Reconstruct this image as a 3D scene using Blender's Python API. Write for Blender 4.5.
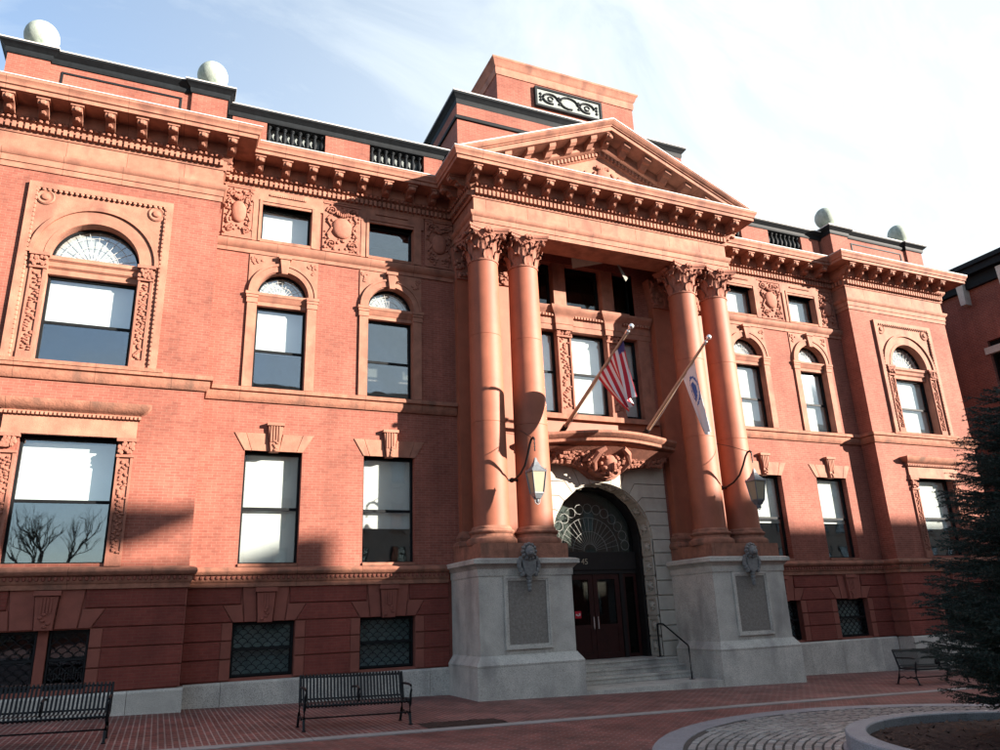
import bpy, bmesh, math, random
import numpy as np
from mathutils import Vector, Matrix
R = math.radians
random.seed(7)
scene = bpy.context.scene
for o in list(bpy.data.objects): bpy.data.objects.remove(o)
col = scene.collection

# ------------------------------------------------------------------ camera
CAM = Vector((-11.928, -19.364, 2.051))
RX = Vector((0.91570, -0.40006, -0.03795)); UP = Vector((-0.08913, -0.29428, 0.95155)); FW = Vector((0.39185, 0.86796, 0.30514))
cd = bpy.data.cameras.new('camera'); cam = bpy.data.objects.new('camera', cd); col.objects.link(cam)
cd.sensor_width = 36; cd.lens = 26.75; cd.clip_end = 3000; cd.clip_start = .1
M = Matrix(((RX.x, UP.x, -FW.x), (RX.y, UP.y, -FW.y), (RX.z, UP.z, -FW.z))).to_4x4()
M.translation = CAM; cam.matrix_world = M
scene.camera = cam

# ------------------------------------------------------------------ sky, sun, exposure
SUN_K, SUN_D = 1.14, 0.43              # shadow travel in x and drop in z per metre of depth
sv = Vector((SUN_K, -1, SUN_D)).normalized()   # towards the sun
ELEV = math.asin(sv.z); AZ = math.atan2(sv.x, sv.y)
w = bpy.data.worlds.new('World'); scene.world = w; w.use_nodes = True
nt = w.node_tree; nt.nodes.clear()
def nn(t, nt=nt, **k):
    n = nt.nodes.new(t)
    for a, b in k.items(): setattr(n, a, b)
    return n
out = nn('ShaderNodeOutputWorld'); bg = nn('ShaderNodeBackground'); bg.inputs[1].default_value = .078
sky = nn('ShaderNodeTexSky', sky_type='NISHITA', sun_disc=False, sun_elevation=ELEV, sun_rotation=AZ, air_density=1.0, dust_density=1.0, ozone_density=2.0)
tc = nn('ShaderNodeTexCoord')
mp = nn('ShaderNodeMapping'); mp.inputs['Rotation'].default_value = (.25, .5, .35); mp.inputs['Scale'].default_value = (1.3, 3.6, 2.2)
no = nn('ShaderNodeTexNoise'); no.inputs['Scale'].default_value = 2.2; no.inputs['Detail'].default_value = 9; no.inputs['Roughness'].default_value = .62; no.inputs['Distortion'].default_value = .6
dt = nn('ShaderNodeVectorMath', operation='DOT_PRODUCT'); dt.inputs[1].default_value = (1, 0, -.4)
veil = nn('ShaderNodeMapRange'); veil.interpolation_type = 'SMOOTHSTEP'
for i, v in ((1, -.75), (2, .62), (3, .06), (4, .95)): veil.inputs[i].default_value = v
wis = nn('ShaderNodeMapRange')
for i, v in ((1, .42), (2, .80), (3, .0), (4, .5)): wis.inputs[i].default_value = v
ad = nn('ShaderNodeMath', operation='ADD', use_clamp=True)
mx = nn('ShaderNodeMix', data_type='RGBA'); mx.inputs['B'].default_value = (2.8, 3.1, 3.25, 1)
L = nt.links.new
L(tc.outputs['Generated'], mp.inputs[0]); L(mp.outputs[0], no.inputs[0]); L(no.outputs[0], wis.inputs[0])
L(tc.outputs['Generated'], dt.inputs[0]); L(dt.outputs['Value'], veil.inputs[0])
L(veil.outputs[0], ad.inputs[0]); L(wis.outputs[0], ad.inputs[1]); L(ad.outputs[0], mx.inputs['Factor'])
L(sky.outputs[0], mx.inputs['A']); L(mx.outputs['Result'], bg.inputs[0]); L(bg.outputs[0], out.inputs[0])
sl = bpy.data.lights.new('sun', 'SUN'); sl.energy = 5.0; sl.angle = R(.53); sl.color = (1, .90, .79)
so = bpy.data.objects.new('sun', sl); col.objects.link(so); so.rotation_euler = (-sv).to_track_quat('-Z', 'Y').to_euler()
so.location = (40, -40, 40)
vs = scene.view_settings; vs.view_transform = 'Standard'; vs.look = 'None'; vs.exposure = 2.2; vs.gamma = 1; vs.use_curve_mapping = False
scene.render.engine = 'CYCLES'

# ------------------------------------------------------------------ materials
def mat(name, base, rough=.8, var=.18, scale=3.0, bump=.15, bscale=40., spec=.3, metal=0., stain=None, speck=None, tone=.06, joint=0):
    m = bpy.data.materials.new(name); m.use_nodes = True; t = m.node_tree; b = t.nodes['Principled BSDF']
    b.inputs['Roughness'].default_value = rough; b.inputs['Metallic'].default_value = metal
    b.inputs['Specular IOR Level'].default_value = spec
    c = nn('ShaderNodeTexCoord', t); g = c.outputs['Object']
    n1 = nn('ShaderNodeTexNoise', t); n1.inputs['Scale'].default_value = scale; n1.inputs['Detail'].default_value = 8; n1.inputs['Roughness'].default_value = .65
    t.links.new(g, n1.inputs[0])
    r = nn('ShaderNodeValToRGB', t); r.color_ramp.elements[0].position = .3; r.color_ramp.elements[1].position = .72
    r.color_ramp.elements[0].color = [x*(1-var) for x in base]+[1]; r.color_ramp.elements[1].color = [min(1, x*(1+var)) for x in base]+[1]
    t.links.new(n1.outputs[0], r.inputs[0]); outc = r.outputs[0]
    if speck:
        n3 = nn('ShaderNodeTexNoise', t); n3.inputs['Scale'].default_value = speck[1]; n3.inputs['Detail'].default_value = 2; t.links.new(g, n3.inputs[0])
        q = nn('ShaderNodeMapRange', t); q.inputs[1].default_value = .5; q.inputs[2].default_value = .62; q.inputs[4].default_value = .7; t.links.new(n3.outputs[0], q.inputs[0])
        x = nn('ShaderNodeMix', t, data_type='RGBA'); x.inputs['B'].default_value = list(speck[0])+[1]
        t.links.new(q.outputs[0], x.inputs['Factor']); t.links.new(outc, x.inputs['A']); outc = x.outputs['Result']
    if stain:
        n2 = nn('ShaderNodeTexNoise', t); n2.inputs['Scale'].default_value = stain[1]; n2.inputs['Detail'].default_value = 6
        mpn = nn('ShaderNodeMapping', t); mpn.inputs['Scale'].default_value = (1, 1, .35); t.links.new(g, mpn.inputs[0]); t.links.new(mpn.outputs[0], n2.inputs[0])
        q = nn('ShaderNodeMapRange', t); q.inputs[1].default_value = .52; q.inputs[2].default_value = .7; q.inputs[4].default_value = stain[2]; t.links.new(n2.outputs[0], q.inputs[0])
        x = nn('ShaderNodeMix', t, data_type='RGBA'); x.inputs['B'].default_value = list(stain[0])+[1]
        t.links.new(q.outputs[0], x.inputs['Factor']); t.links.new(outc, x.inputs['A']); outc = x.outputs['Result']
    if joint:
        sp_ = nn('ShaderNodeSeparateXYZ', t); cx_ = nn('ShaderNodeCombineXYZ', t); t.links.new(g, sp_.inputs[0]); t.links.new(sp_.outputs[0], cx_.inputs[0]); cx_.inputs[1].default_value = .5
        k = nn('ShaderNodeTexBrick', t); k.inputs['Scale'].default_value = 1; k.inputs['Brick Width'].default_value = joint; k.inputs['Row Height'].default_value = 100; k.inputs['Mortar Size'].default_value = .006; k.inputs['Mortar Smooth'].default_value = .2
        t.links.new(cx_.outputs[0], k.inputs[0]); x = nn('ShaderNodeMix', t, data_type='RGBA'); x.inputs['B'].default_value = [q_*.4 for q_ in base]+[1]
        t.links.new(k.outputs['Fac'], x.inputs['Factor']); t.links.new(outc, x.inputs['A']); outc = x.outputs['Result']
    oi = nn('ShaderNodeObjectInfo', t); q = nn('ShaderNodeMapRange', t); q.inputs[3].default_value = 1-tone; q.inputs[4].default_value = 1+tone; t.links.new(oi.outputs['Random'], q.inputs[0])
    h = nn('ShaderNodeVectorMath', t, operation='SCALE'); t.links.new(outc, h.inputs[0]); t.links.new(q.outputs[0], h.inputs['Scale']); outc = h.outputs[0]
    t.links.new(outc, b.inputs['Base Color'])
    if bump:
        n4 = nn('ShaderNodeTexNoise', t); n4.inputs['Scale'].default_value = bscale; n4.inputs['Detail'].default_value = 5; t.links.new(g, n4.inputs[0])
        bp = nn('ShaderNodeBump', t); bp.inputs['Strength'].default_value = bump; bp.inputs['Distance'].default_value = .02
        t.links.new(n4.outputs[0], bp.inputs['Height']); t.links.new(bp.outputs[0], b.inputs['Normal'])
    return m
def brickmat(name, c1, c2, mortar, bw, bh, ms, floor=False, rough=.85, bump=.5, rot=0):
    m = bpy.data.materials.new(name); m.use_nodes = True; t = m.node_tree; b = t.nodes['Principled BSDF']; b.inputs['Roughness'].default_value = rough
    b.inputs['Specular IOR Level'].default_value = .25
    c = nn('ShaderNodeTexCoord', t); s = nn('ShaderNodeSeparateXYZ', t); t.links.new(c.outputs['Object'], s.inputs[0])
    v = nn('ShaderNodeCombineXYZ', t)
    if floor: t.links.new(s.outputs[0], v.inputs[0]); t.links.new(s.outputs[1], v.inputs[1])
    else:
        a = nn('ShaderNodeMath', t, operation='ADD'); t.links.new(s.outputs[0], a.inputs[0]); t.links.new(s.outputs[1], a.inputs[1])
        t.links.new(a.outputs[0], v.inputs[0]); t.links.new(s.outputs[2], v.inputs[1])
    mpn = nn('ShaderNodeMapping', t); mpn.inputs['Rotation'].default_value = (0, 0, rot); t.links.new(v.outputs[0], mpn.inputs[0])
    k = nn('ShaderNodeTexBrick', t); k.inputs['Scale'].default_value = 1; k.inputs['Brick Width'].default_value = bw; k.inputs['Row Height'].default_value = bh
    k.inputs['Mortar Size'].default_value = ms; k.inputs['Mortar Smooth'].default_value = .1; k.inputs['Bias'].default_value = 0
    k.inputs['Color1'].default_value = list(c1)+[1]; k.inputs['Color2'].default_value = list(c2)+[1]; k.inputs['Mortar'].default_value = list(mortar)+[1]
    t.links.new(mpn.outputs[0], k.inputs[0])
    n1 = nn('ShaderNodeTexNoise', t); n1.inputs['Scale'].default_value = .7 if not floor else 1.3; n1.inputs['Detail'].default_value = 8; t.links.new(c.outputs['Object'], n1.inputs[0])
    q = nn('ShaderNodeMapRange', t); q.inputs[1].default_value = .3; q.inputs[2].default_value = .7; q.inputs[3].default_value = .78 if not floor else .6; q.inputs[4].default_value = 1.16 if not floor else 1.25; t.links.new(n1.outputs[0], q.inputs[0])
    n2 = nn('ShaderNodeTexNoise', t); n2.inputs['Scale'].default_value = 9; n2.inputs['Detail'].default_value = 4; t.links.new(c.outputs['Object'], n2.inputs[0])
    q2 = nn('ShaderNodeMapRange', t); q2.inputs[1].default_value = .3; q2.inputs[2].default_value = .7; q2.inputs[3].default_value = .88; q2.inputs[4].default_value = 1.1; t.links.new(n2.outputs[0], q2.inputs[0])
    ms_ = nn('ShaderNodeMapping', t); ms_.inputs['Scale'].default_value = (2.4, 2.4, .16) if not floor else (.5, .5, .5); t.links.new(c.outputs['Object'], ms_.inputs[0])
    n3 = nn('ShaderNodeTexNoise', t); n3.inputs['Scale'].default_value = 1; n3.inputs['Detail'].default_value = 6; n3.inputs['Roughness'].default_value = .7; t.links.new(ms_.outputs[0], n3.inputs[0])
    q3 = nn('ShaderNodeMapRange', t); q3.inputs[1].default_value = .35; q3.inputs[2].default_value = .65; q3.inputs[3].default_value = .88; q3.inputs[4].default_value = 1.08; t.links.new(n3.outputs[0], q3.inputs[0])
    m0 = nn('ShaderNodeMath', t, operation='MULTIPLY'); t.links.new(q.outputs[0], m0.inputs[0]); t.links.new(q3.outputs[0], m0.inputs[1]); q = m0
    mm = nn('ShaderNodeMath', t, operation='MULTIPLY'); t.links.new(q.outputs[0], mm.inputs[0]); t.links.new(q2.outputs[0], mm.inputs[1])
    h = nn('ShaderNodeVectorMath', t, operation='SCALE'); t.links.new(k.outputs['Color'], h.inputs[0]); t.links.new(mm.outputs[0], h.inputs['Scale'])
    t.links.new(h.outputs[0], b.inputs['Base Color'])
    bp = nn('ShaderNodeBump', t); bp.inputs['Strength'].default_value = bump; bp.inputs['Distance'].default_value = .006; bp.invert = True
    t.links.new(k.outputs['Fac'], bp.inputs['Height']); t.links.new(bp.outputs[0], b.inputs['Normal'])
    return m
BRICK = brickmat('brick', (0.235, 0.077, 0.053), (0.190, 0.059, 0.041), (0.245, 0.112, 0.080), .21, .067, .006)
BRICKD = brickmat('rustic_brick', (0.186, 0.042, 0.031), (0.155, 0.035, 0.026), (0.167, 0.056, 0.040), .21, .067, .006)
BRICKN = brickmat('neighbour_brick', (0.21, 0.06, 0.04), (0.16, 0.046, 0.033), (0.23, 0.12, 0.09), .21, .07, .008)
PAVE = brickmat('brick_paving', (0.19, 0.056, 0.045), (0.105, 0.034, 0.030), (0.26, 0.185, 0.16), .215, .105, .012, True, .6, .5, R(90))
PAVE2 = brickmat('brick_paving_road', (0.20, 0.056, 0.046), (0.10, 0.032, 0.028), (0.21, 0.14, 0.12), .215, .105, .010, True, .6, .5, R(45))
TERRAJ = mat('terracotta_moulding', (0.268, 0.117, 0.077), .8, .28, 2.6, .3, 60, stain=((0.135, 0.056, 0.040), 2.2, .75), joint=1.31)
TERRA = mat('terracotta_trim', (0.268, 0.117, 0.077), .8, .28, 2.6, .3, 60, stain=((0.135, 0.056, 0.040), 2.2, .75), tone=.08)
CARVE = mat('carved_terracotta', (0.245, 0.098, 0.066), .85, .2, 6, .4, 30, stain=((0.149, 0.062, 0.043), 3, .6))
SILL = mat('weathered_brownstone', (0.248, 0.105, 0.068), .9, .3, 5, .5, 25, stain=((0.099, 0.056, 0.040), 2.5, .7), joint=1.62)
COLM = mat('red_sandstone', (0.258, 0.082, 0.045), .6, .16, 1.8, .12, 70, stain=((0.17, 0.05, 0.03), 1.3, .6))
DARKT = mat('basement_trim', (0.205, 0.065, 0.046), .85, .18, 3, .25, 40, stain=((0.149, 0.053, 0.037), 1.4, .5))
GRAN = mat('grey_granite', (0.50, 0.455, 0.395), .8, .2, 2.0, .3, 90, speck=((0.13, 0.13, 0.13), 75), stain=((0.20, 0.185, 0.17), 1.3, .75))
LIME = mat('pale_limestone', (0.384, 0.347, 0.291), .85, .12, 2.5, .25, 50, stain=((0.223, 0.192, 0.155), 1.5, .5))
BLACKM = mat('dark_painted_metal', (.009, .011, .013), .6, .3, 6, .05, 60, .12)
GREYM = mat('grey_painted_panel', (0.161, 0.180, 0.174), .6, .25, 6, .1, 40)
PLAQM = mat('bronze_green_plaque', (.17, .19, .18), .6, .2, 8, .1, 40)
VERD = mat('pale_verdigris', (0.27, 0.31, 0.27), .7, .2, 7, .2, 30, stain=((0.15, 0.20, 0.16), 9, .7))
SASH = mat('black_sash', (.008, .009, .010), .55, .2, 5, 0, spec=.08)
BLIND = mat('white_blind', (0.62, 0.62, 0.58), .9, .04, 3, 0)
CAME = mat('lead_came', (0.44, 0.44, 0.42), .6, .1, 9, 0)
ROOM = mat('dim_interior', (.10, .095, .085), .9, .3, .8, 0)
IRON = mat('black_iron', (.006, .0065, .008), .5, .3, 20, .05, 90, .22)
DOORM = mat('dark_red_door', (0.026, 0.006, 0.005), .45, .3, 5, .1, 30)
LANTG = mat('frosted_lantern_glass', (.26, .22, .15), .35, .08, 6, 0)
LANTM = mat('lantern_metal', (.10, .11, .12), .4, .3, 12, .1, 50, .5)
POLEM = mat('bare_wood_pole', (0.341, 0.236, 0.161), .5, .15, 6, .05)
SILV = mat('silver_finial', (.75, .75, .74), .25, .05, 5, 0, metal=.8)
FRED = mat('flag_red', (0.341, 0.012, 0.025), .8, .1, 8, 0)
FWHT = mat('flag_white', (0.508, 0.496, 0.484), .8, .05, 8, 0)
FBLU = mat('flag_blue', (.02, .03, .12), .8, .1, 8, 0)
FBL2 = mat('emblem_blue', (0.037, 0.087, 0.260), .8, .15, 20, 0)
RSIGN = mat('red_sign', (0.403, 0.012, 0.025), .6, .05, 8, 0)
MULCH = mat('dark_mulch', (0.034, 0.017, 0.012), .95, .6, 9, 1.0, 35)
COBB = mat('granite_setts', (0.27, 0.258, 0.24), .3, .4, 5, .5, 45, .5, tone=.3)
KERB = mat('granite_kerb', (0.236, 0.236, 0.248), .6, .14, 3, .25, 70, speck=((0.099, 0.099, 0.105), 60))
STRIP = mat('granite_strip', (0.248, 0.236, 0.223), .6, .2, 2, .2, 60)
BARK = mat('bark', (0.043, 0.032, 0.025), .9, .4, 12, .8, 30)
NEED = mat('spruce_needles', (0.019, 0.030, 0.023), .6, .45, 2.5, 0, spec=.3)
NET = mat('netting', (.20, .19, .165), .9, .1, 9, 0)
ROOFM = mat('roof_membrane', (.12, .12, .12), .9, .2, 2, .1)
FLASH = mat('pale_metal_flashing', (.46, .44, .42), .6, .15, 3, .1)
PSHADE = mat('pale_shade', (.40, .40, .37), .9, .05, 2, 0)
GNET = mat('grey_net', (.36, .39, .38), .9, .3, 4, 0)
TAN = mat('tan_stucco', (0.279, 0.236, 0.186), .9, .12, 1, .2)
def glassmat(name, tint, base):
    m = bpy.data.materials.new(name); m.use_nodes = True; t = m.node_tree; t.nodes.clear()
    o = nn('ShaderNodeOutputMaterial', t); x = nn('ShaderNodeMixShader', t); tr = nn('ShaderNodeBsdfTransparent', t); gl = nn('ShaderNodeBsdfGlossy', t)
    gl.inputs['Roughness'].default_value = .015; tr.inputs[0].default_value = list(tint)+[1]; gl.inputs[0].default_value = (.82, .92, 1, 1)
    lw = nn('ShaderNodeLayerWeight', t); f = nn('ShaderNodeMath', t, operation='POWER'); f.inputs[1].default_value = 4; t.links.new(lw.outputs['Facing'], f.inputs[0]); a = nn('ShaderNodeMath', t, operation='ADD', use_clamp=True); a.inputs[1].default_value = base
    n = nn('ShaderNodeTexNoise', t); n.inputs['Scale'].default_value = 1.6; n.inputs['Detail'].default_value = 1; c = nn('ShaderNodeTexCoord', t); t.links.new(c.outputs['Object'], n.inputs[0])
    bp = nn('ShaderNodeBump', t); bp.inputs['Strength'].default_value = .12; bp.inputs['Distance'].default_value = .02; t.links.new(n.outputs[0], bp.inputs['Height']); t.links.new(bp.outputs[0], gl.inputs['Normal'])
    t.links.new(f.outputs[0], a.inputs[0]); t.links.new(a.outputs[0], x.inputs[0]); t.links.new(tr.outputs[0], x.inputs[1]); t.links.new(gl.outputs[0], x.inputs[2]); t.links.new(x.outputs[0], o.inputs[0])
    return m
GLASS = glassmat('window_glass', (.93, .95, .95), .13)
DGLASS = glassmat('tinted_door_glass', (.42, .43, .42), .03)
GLASSD = glassmat('dusty_glass', (.72, .77, .77), .05)

# ------------------------------------------------------------------ mesh helpers
class MB:
    def __init__(s): s.v = []; s.f = []; s.m = []; s.mi = 0
    def add(s, vs, fs):
        b = len(s.v); s.v += [tuple(p) for p in vs]; s.f += [tuple(b+i for i in f) for f in fs]; s.m += [s.mi]*len(fs); return s
    def box(s, x0, x1, y0, y1, z0, z1):
        return s.add([(x0, y0, z0), (x1, y0, z0), (x1, y1, z0), (x0, y1, z0), (x0, y0, z1), (x1, y0, z1), (x1, y1, z1), (x0, y1, z1)],
              [(0, 3, 2, 1), (4, 5, 6, 7), (0, 1, 5, 4), (1, 2, 6, 5), (2, 3, 7, 6), (3, 0, 4, 7)])
    def poly(s, p, y0, y1, ch=0):            # outline in x,z pushed from y0 (front) to y1
        n = len(p)
        if ch:                                # small chamfer on the front edge
            cx = sum(a for a, b in p)/n; cz = sum(b for a, b in p)/n
            q = [(a+max(-ch, min(ch, cx-a)), b+max(-ch, min(ch, cz-b))) for a, b in p]
            vs = [(a, y0, b) for a, b in q]+[(a, y0+ch, b) for a, b in p]+[(a, y1, b) for a, b in p]; k = 3
        else: vs = [(a, y0, b) for a, b in p]+[(a, y1, b) for a, b in p]; k = 2
        fs = [tuple(range(n)), tuple(range(k*n-1, (k-1)*n-1, -1))]
        for j in range(k-1): fs += [(j*n+i, (j+1)*n+i, (j+1)*n+(i+1) % n, j*n+(i+1) % n) for i in range(n)]
        return s.add(vs, fs)
    def prof(s, p, x0, x1):                   # outline in y,z pushed along x
        n = len(p); vs = [(x0, a, b) for a, b in p]+[(x1, a, b) for a, b in p]
        return s.add(vs, [tuple(range(n)), tuple(range(2*n-1, n-1, -1))]+[(i, n+i, n+(i+1) % n, (i+1) % n) for i in range(n)])
    def lathe(s, p, cx=0, cy=0, n=24, sq=1):
        vs = []; fs = []
        for r, z in p:
            for i in range(n): a = 2*math.pi*i/n; vs.append((cx+r*math.cos(a), cy+r*math.sin(a), z))
        for j in range(len(p)-1):
            for i in range(n): fs.append((j*n+i, j*n+(i+1) % n, (j+1)*n+(i+1) % n, (j+1)*n+i))
        fs += [tuple(range(n-1, -1, -1)), tuple((len(p)-1)*n+i for i in range(n))]
        return s.add(vs, fs)
    def tube(s, pts, r, n=6):
        pts = [Vector(p) for p in pts]; rs = r if isinstance(r, (list, tuple)) else [r]*len(pts); vs = []; fs = []
        for i, p in enumerate(pts):
            d = (pts[min(i+1, len(pts)-1)]-pts[max(i-1, 0)]).normalized()
            a = d.cross(Vector((0, 0, 1)))
            if a.length < .05: a = d.cross(Vector((0, 1, 0)))
            a.normalize(); b = d.cross(a)
            for k in range(n): t = 2*math.pi*k/n+math.pi/n; vs.append(p+a*rs[i]*math.cos(t)+b*rs[i]*math.sin(t))
        for i in range(len(pts)-1):
            for k in range(n): fs.append((i*n+k, i*n+(k+1) % n, (i+1)*n+(k+1) % n, (i+1)*n+k))
        fs += [tuple(range(n)), tuple((len(pts)-1)*n+k for k in range(n-1, -1, -1))]
        return s.add(vs, fs)
    def blob(s, c, r, nu=8, nv=5):
        vs = [(c[0], c[1], c[2]-r[2])]; fs = []
        for j in range(1, nv):
            t = -math.pi/2+math.pi*j/nv
            for i in range(nu): a = 2*math.pi*i/nu; vs.append((c[0]+r[0]*math.cos(t)*math.cos(a), c[1]+r[1]*math.cos(t)*math.sin(a), c[2]+r[2]*math.sin(t)))
        vs.append((c[0], c[1], c[2]+r[2])); e = len(vs)-1
        for i in range(nu):
            fs.append((0, 1+(i+1) % nu, 1+i)); fs.append((e, e-nu+i, e-nu+(i+1) % nu))
            for j in range(nv-2): b = 1+j*nu; fs.append((b+i, b+(i+1) % nu, b+nu+(i+1) % nu, b+nu+i))
        return s.add(vs, fs)
    def mold(s, prof, path):                  # (outset, z) outline swept round a plan path, mitred
        P = [Vector(p) for p in path]; n = len(prof); vs = []; fs = []
        for i, p in enumerate(P):
            ns = []
            if i > 0: d = (P[i]-P[i-1]).normalized(); ns.append(Vector((d.y, -d.x)))
            if i < len(P)-1: d = (P[i+1]-P[i]).normalized(); ns.append(Vector((d.y, -d.x)))
            m = ns[0] if len(ns) == 1 else (ns[0]+ns[1])/(1+ns[0].dot(ns[1]))
            for o, z in prof: vs.append((p.x+m.x*o, p.y+m.y*o, z))
        for i in range(len(P)-1):
            for k in range(n): fs.append((i*n+k, (i+1)*n+k, (i+1)*n+(k+1) % n, i*n+(k+1) % n))
        fs += [tuple(range(n)), tuple((len(P)-1)*n+k for k in range(n-1, -1, -1))]
        return s.add(vs, fs)
    def mesh(s, name, mats, ang=35, norm=True):
        me = bpy.data.meshes.new(name); me.from_pydata(s.v, [], s.f)
        if norm:
            bm = bmesh.new(); bm.from_mesh(me); bmesh.ops.recalc_face_normals(bm, faces=bm.faces); bm.to_mesh(me); bm.free()
        for m in (mats if isinstance(mats, (list, tuple)) else [mats]): me.materials.append(m)
        if isinstance(mats, (list, tuple)): me.polygons.foreach_set('material_index', s.m)
        me.polygons.foreach_set('use_smooth', [True]*len(me.polygons)); me.set_sharp_from_angle(angle=R(ang))
        return me
    def build(s, name, mats, parent=None, **k): return link(name, s.mesh(name, mats, **k), parent)
def link(name, me, parent=None, loc=None, rz=0, scl=None):
    o = bpy.data.objects.new(name, me); col.objects.link(o)
    if parent: o.parent = parent
    if loc: o.location = loc
    if rz: o.rotation_euler.z = rz
    if scl: o.scale = scl
    return o
def tag(o, label=None, cat=None, group=None, kind=None):
    for k, v in (('label', label), ('category', cat), ('group', group), ('kind', kind)):
        if v: o[k] = v
    return o
def thing(name, label, cat, loc=(0, 0, 0), group=None, rz=0): return tag(link(name, None, None, loc, rz), label, cat, group)
def B(name, m, par, *boxes):
    b = MB()
    for q in boxes: b.box(*q)
    return b.build(name, m, par)
def arc(cx, cz, r, a0, a1, n): return [(cx+r*math.cos(R(a0+(a1-a0)*i/n)), cz+r*math.sin(R(a0+(a1-a0)*i/n))) for i in range(n+1)]
def gz(x): return -.026*max(-40, min(40, x))

# ------------------------------------------------------------------ ground
XS = [-600, -40, -20, -10, 0, 10, 20, 40, 600]
def sheet(name, rects, m, dz, kind='structure'):
    b = MB()
    for x0, x1, y0, y1 in rects:
        xs = [x0]+[x for x in XS if x0 < x < x1]+[x1]
        for a, c in zip(xs, xs[1:]): b.add([(a, y0, gz(a)+dz), (c, y0, gz(c)+dz), (c, y1, gz(c)+dz), (a, y1, gz(a)+dz)], [(0, 1, 2, 3)])
    return tag(b.build(name, m, norm=False), kind=kind)
sheet('ground', [(-600, 600, -600, 600)], PAVE2, -.004)
sy = lambda x: -5.86+.032*x
b = MB()
xs = [-26+2*i for i in range(24)]
for a, c in zip(xs, xs[1:]): b.add([(a, sy(a), gz(a)), (c, sy(c), gz(c)), (c, 2, gz(c)), (a, 2, gz(a))], [(0, 1, 2, 3)])
tag(b.build('pavement', PAVE, norm=False), kind='structure')
strip = tag(link('granite_strip', None), kind='structure')
x = -25.
while x < 18:
    ln = random.uniform(1.3, 2.1); a, c = x, x+ln-.012
    j = random.uniform(-.012, .012); h = .007+random.uniform(0, .006)
    b = MB(); b.add([(a, sy(a)-.15+j, gz(a)-.05), (c, sy(c)-.15+j, gz(c)-.05), (c, sy(c)+.15+j, gz(c)-.05), (a, sy(a)+.15+j, gz(a)-.05),
                     (a, sy(a)-.15+j, gz(a)+h), (c, sy(c)-.15+j, gz(c)+h), (c, sy(c)+.15+j, gz(c)+h), (a, sy(a)+.15+j, gz(a)+h)],
                    [(4, 5, 6, 7), (0, 1, 5, 4), (1, 2, 6, 5), (2, 3, 7, 6), (3, 0, 4, 7)])
    b.build('kerb_stone', STRIP, strip); x += ln
# bare tree pit beside the strip
b = MB(); n = 14; pv = []
for i in range(n+1):
    for j in range(6):
        X = -7.45+1.55*i/n; Y = -5.96+.82*j/5
        e = i in (0, n) or j in (0, 5)
        pv.append((X+random.uniform(-.03, .03), Y+random.uniform(-.03, .03), gz(X)+(.004 if e else random.uniform(.005, .035))))
b.add(pv, [(i*6+j, (i+1)*6+j, (i+1)*6+j+1, i*6+j+1) for i in range(n) for j in range(5)])
tag(b.build('soil_patch', MULCH, norm=False), kind='structure')

# setts in rings round the planter
PC = Vector((-.8, -13.2)); OC = Vector((-.11, -13.57)); OR = 6.62
cob = tag(link('cobbled_circle', None), kind='structure')
b = MB(); N = 90
for i in range(N): a = 2*math.pi*i/N; X = OC.x+(OR-.05)*math.cos(a); Y = OC.y+(OR-.05)*math.sin(a); b.v.append((X, Y, gz(X)+.002))
b.f.append(tuple(range(N))); b.m.append(0); b.build('bedding', mat('joint_sand', (.07, .062, .055), .9, .3, 8, .3), cob, norm=False)
for i in range(24):
    b = MB(); vv = []
    for k in range(5):
        a = 2*math.pi*(i+k*.2485)/24
        for r, dz in ((OR, -.05), (OR, .012), (OR-.42, .012), (OR-.42, -.05)):
            X = OC.x+r*math.cos(a); Y = OC.y+r*math.sin(a); vv.append((X, Y, gz(X)+dz))
    b.add(vv, [(k*4+j, (k+1)*4+j, (k+1)*4+j+1, k*4+j+1) for k in range(4) for j in range(3)]+[(0, 1, 2, 3), (19, 18, 17, 16)]); b.build('border_stone', KERB, cob)
setts = []
r = 3.37
while r < 7.6:
    h = .125; L_ = .2; n = int(2*math.pi*r/L_); off = random.random()
    for i in range(n):
        a = 2*math.pi*(i+off+random.uniform(-.08, .08))/n; X = PC.x+r*math.cos(a); Y = PC.y+r*math.sin(a)
        if (Vector((X, Y))-OC).length > OR-.5: continue
        setts.append((X, Y, a, L_*random.uniform(.86, .95), h*random.uniform(.8, .92), random.uniform(.008, .02)))
    r += h+.004
def vis(s):
    d = Vector((s[0], s[1], gz(s[0])))-CAM; z = d.dot(FW)
    if z < 1: return 1e9
    u = .5+743*d.dot(RX)/z/1000; v = .5-743*d.dot(UP)/z/750
    return z if (0 < u < 1 and 0 < v < 1) else 1e9
setts.sort(key=vis)
def settv(s, loc=True):
    X, Y, a, l, h, t = s; ca, sa = math.cos(a), math.sin(a); vs = []
    for (p, q, zz) in ((.5, .5, -.03), (-.5, .5, -.03), (-.5, -.5, -.03), (.5, -.5, -.03), (.42, .45, t), (-.42, .45, t), (-.42, -.45, t), (.42, -.45, t)):
        dx = ca*p*h-sa*q*l; dy = sa*p*h+ca*q*l; vs.append((X+dx, Y+dy, gz(X)+zz))
    return vs
SF = [(4, 5, 6, 7), (0, 1, 5, 4), (1, 2, 6, 5), (2, 3, 7, 6), (3, 0, 4, 7)]
for s in setts[:300]: MB().add(settv(s), SF).build('sett', COBB, cob)
b = MB()
for s in setts[300:]: b.add(settv(s), SF)
tag(b.build('far_setts', COBB, cob), kind='stuff')
pl = thing('stone_planter', 'low round grey granite planter kerb filled with dark mulch', 'planter', (PC.x, PC.y, gz(PC.x)))
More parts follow.
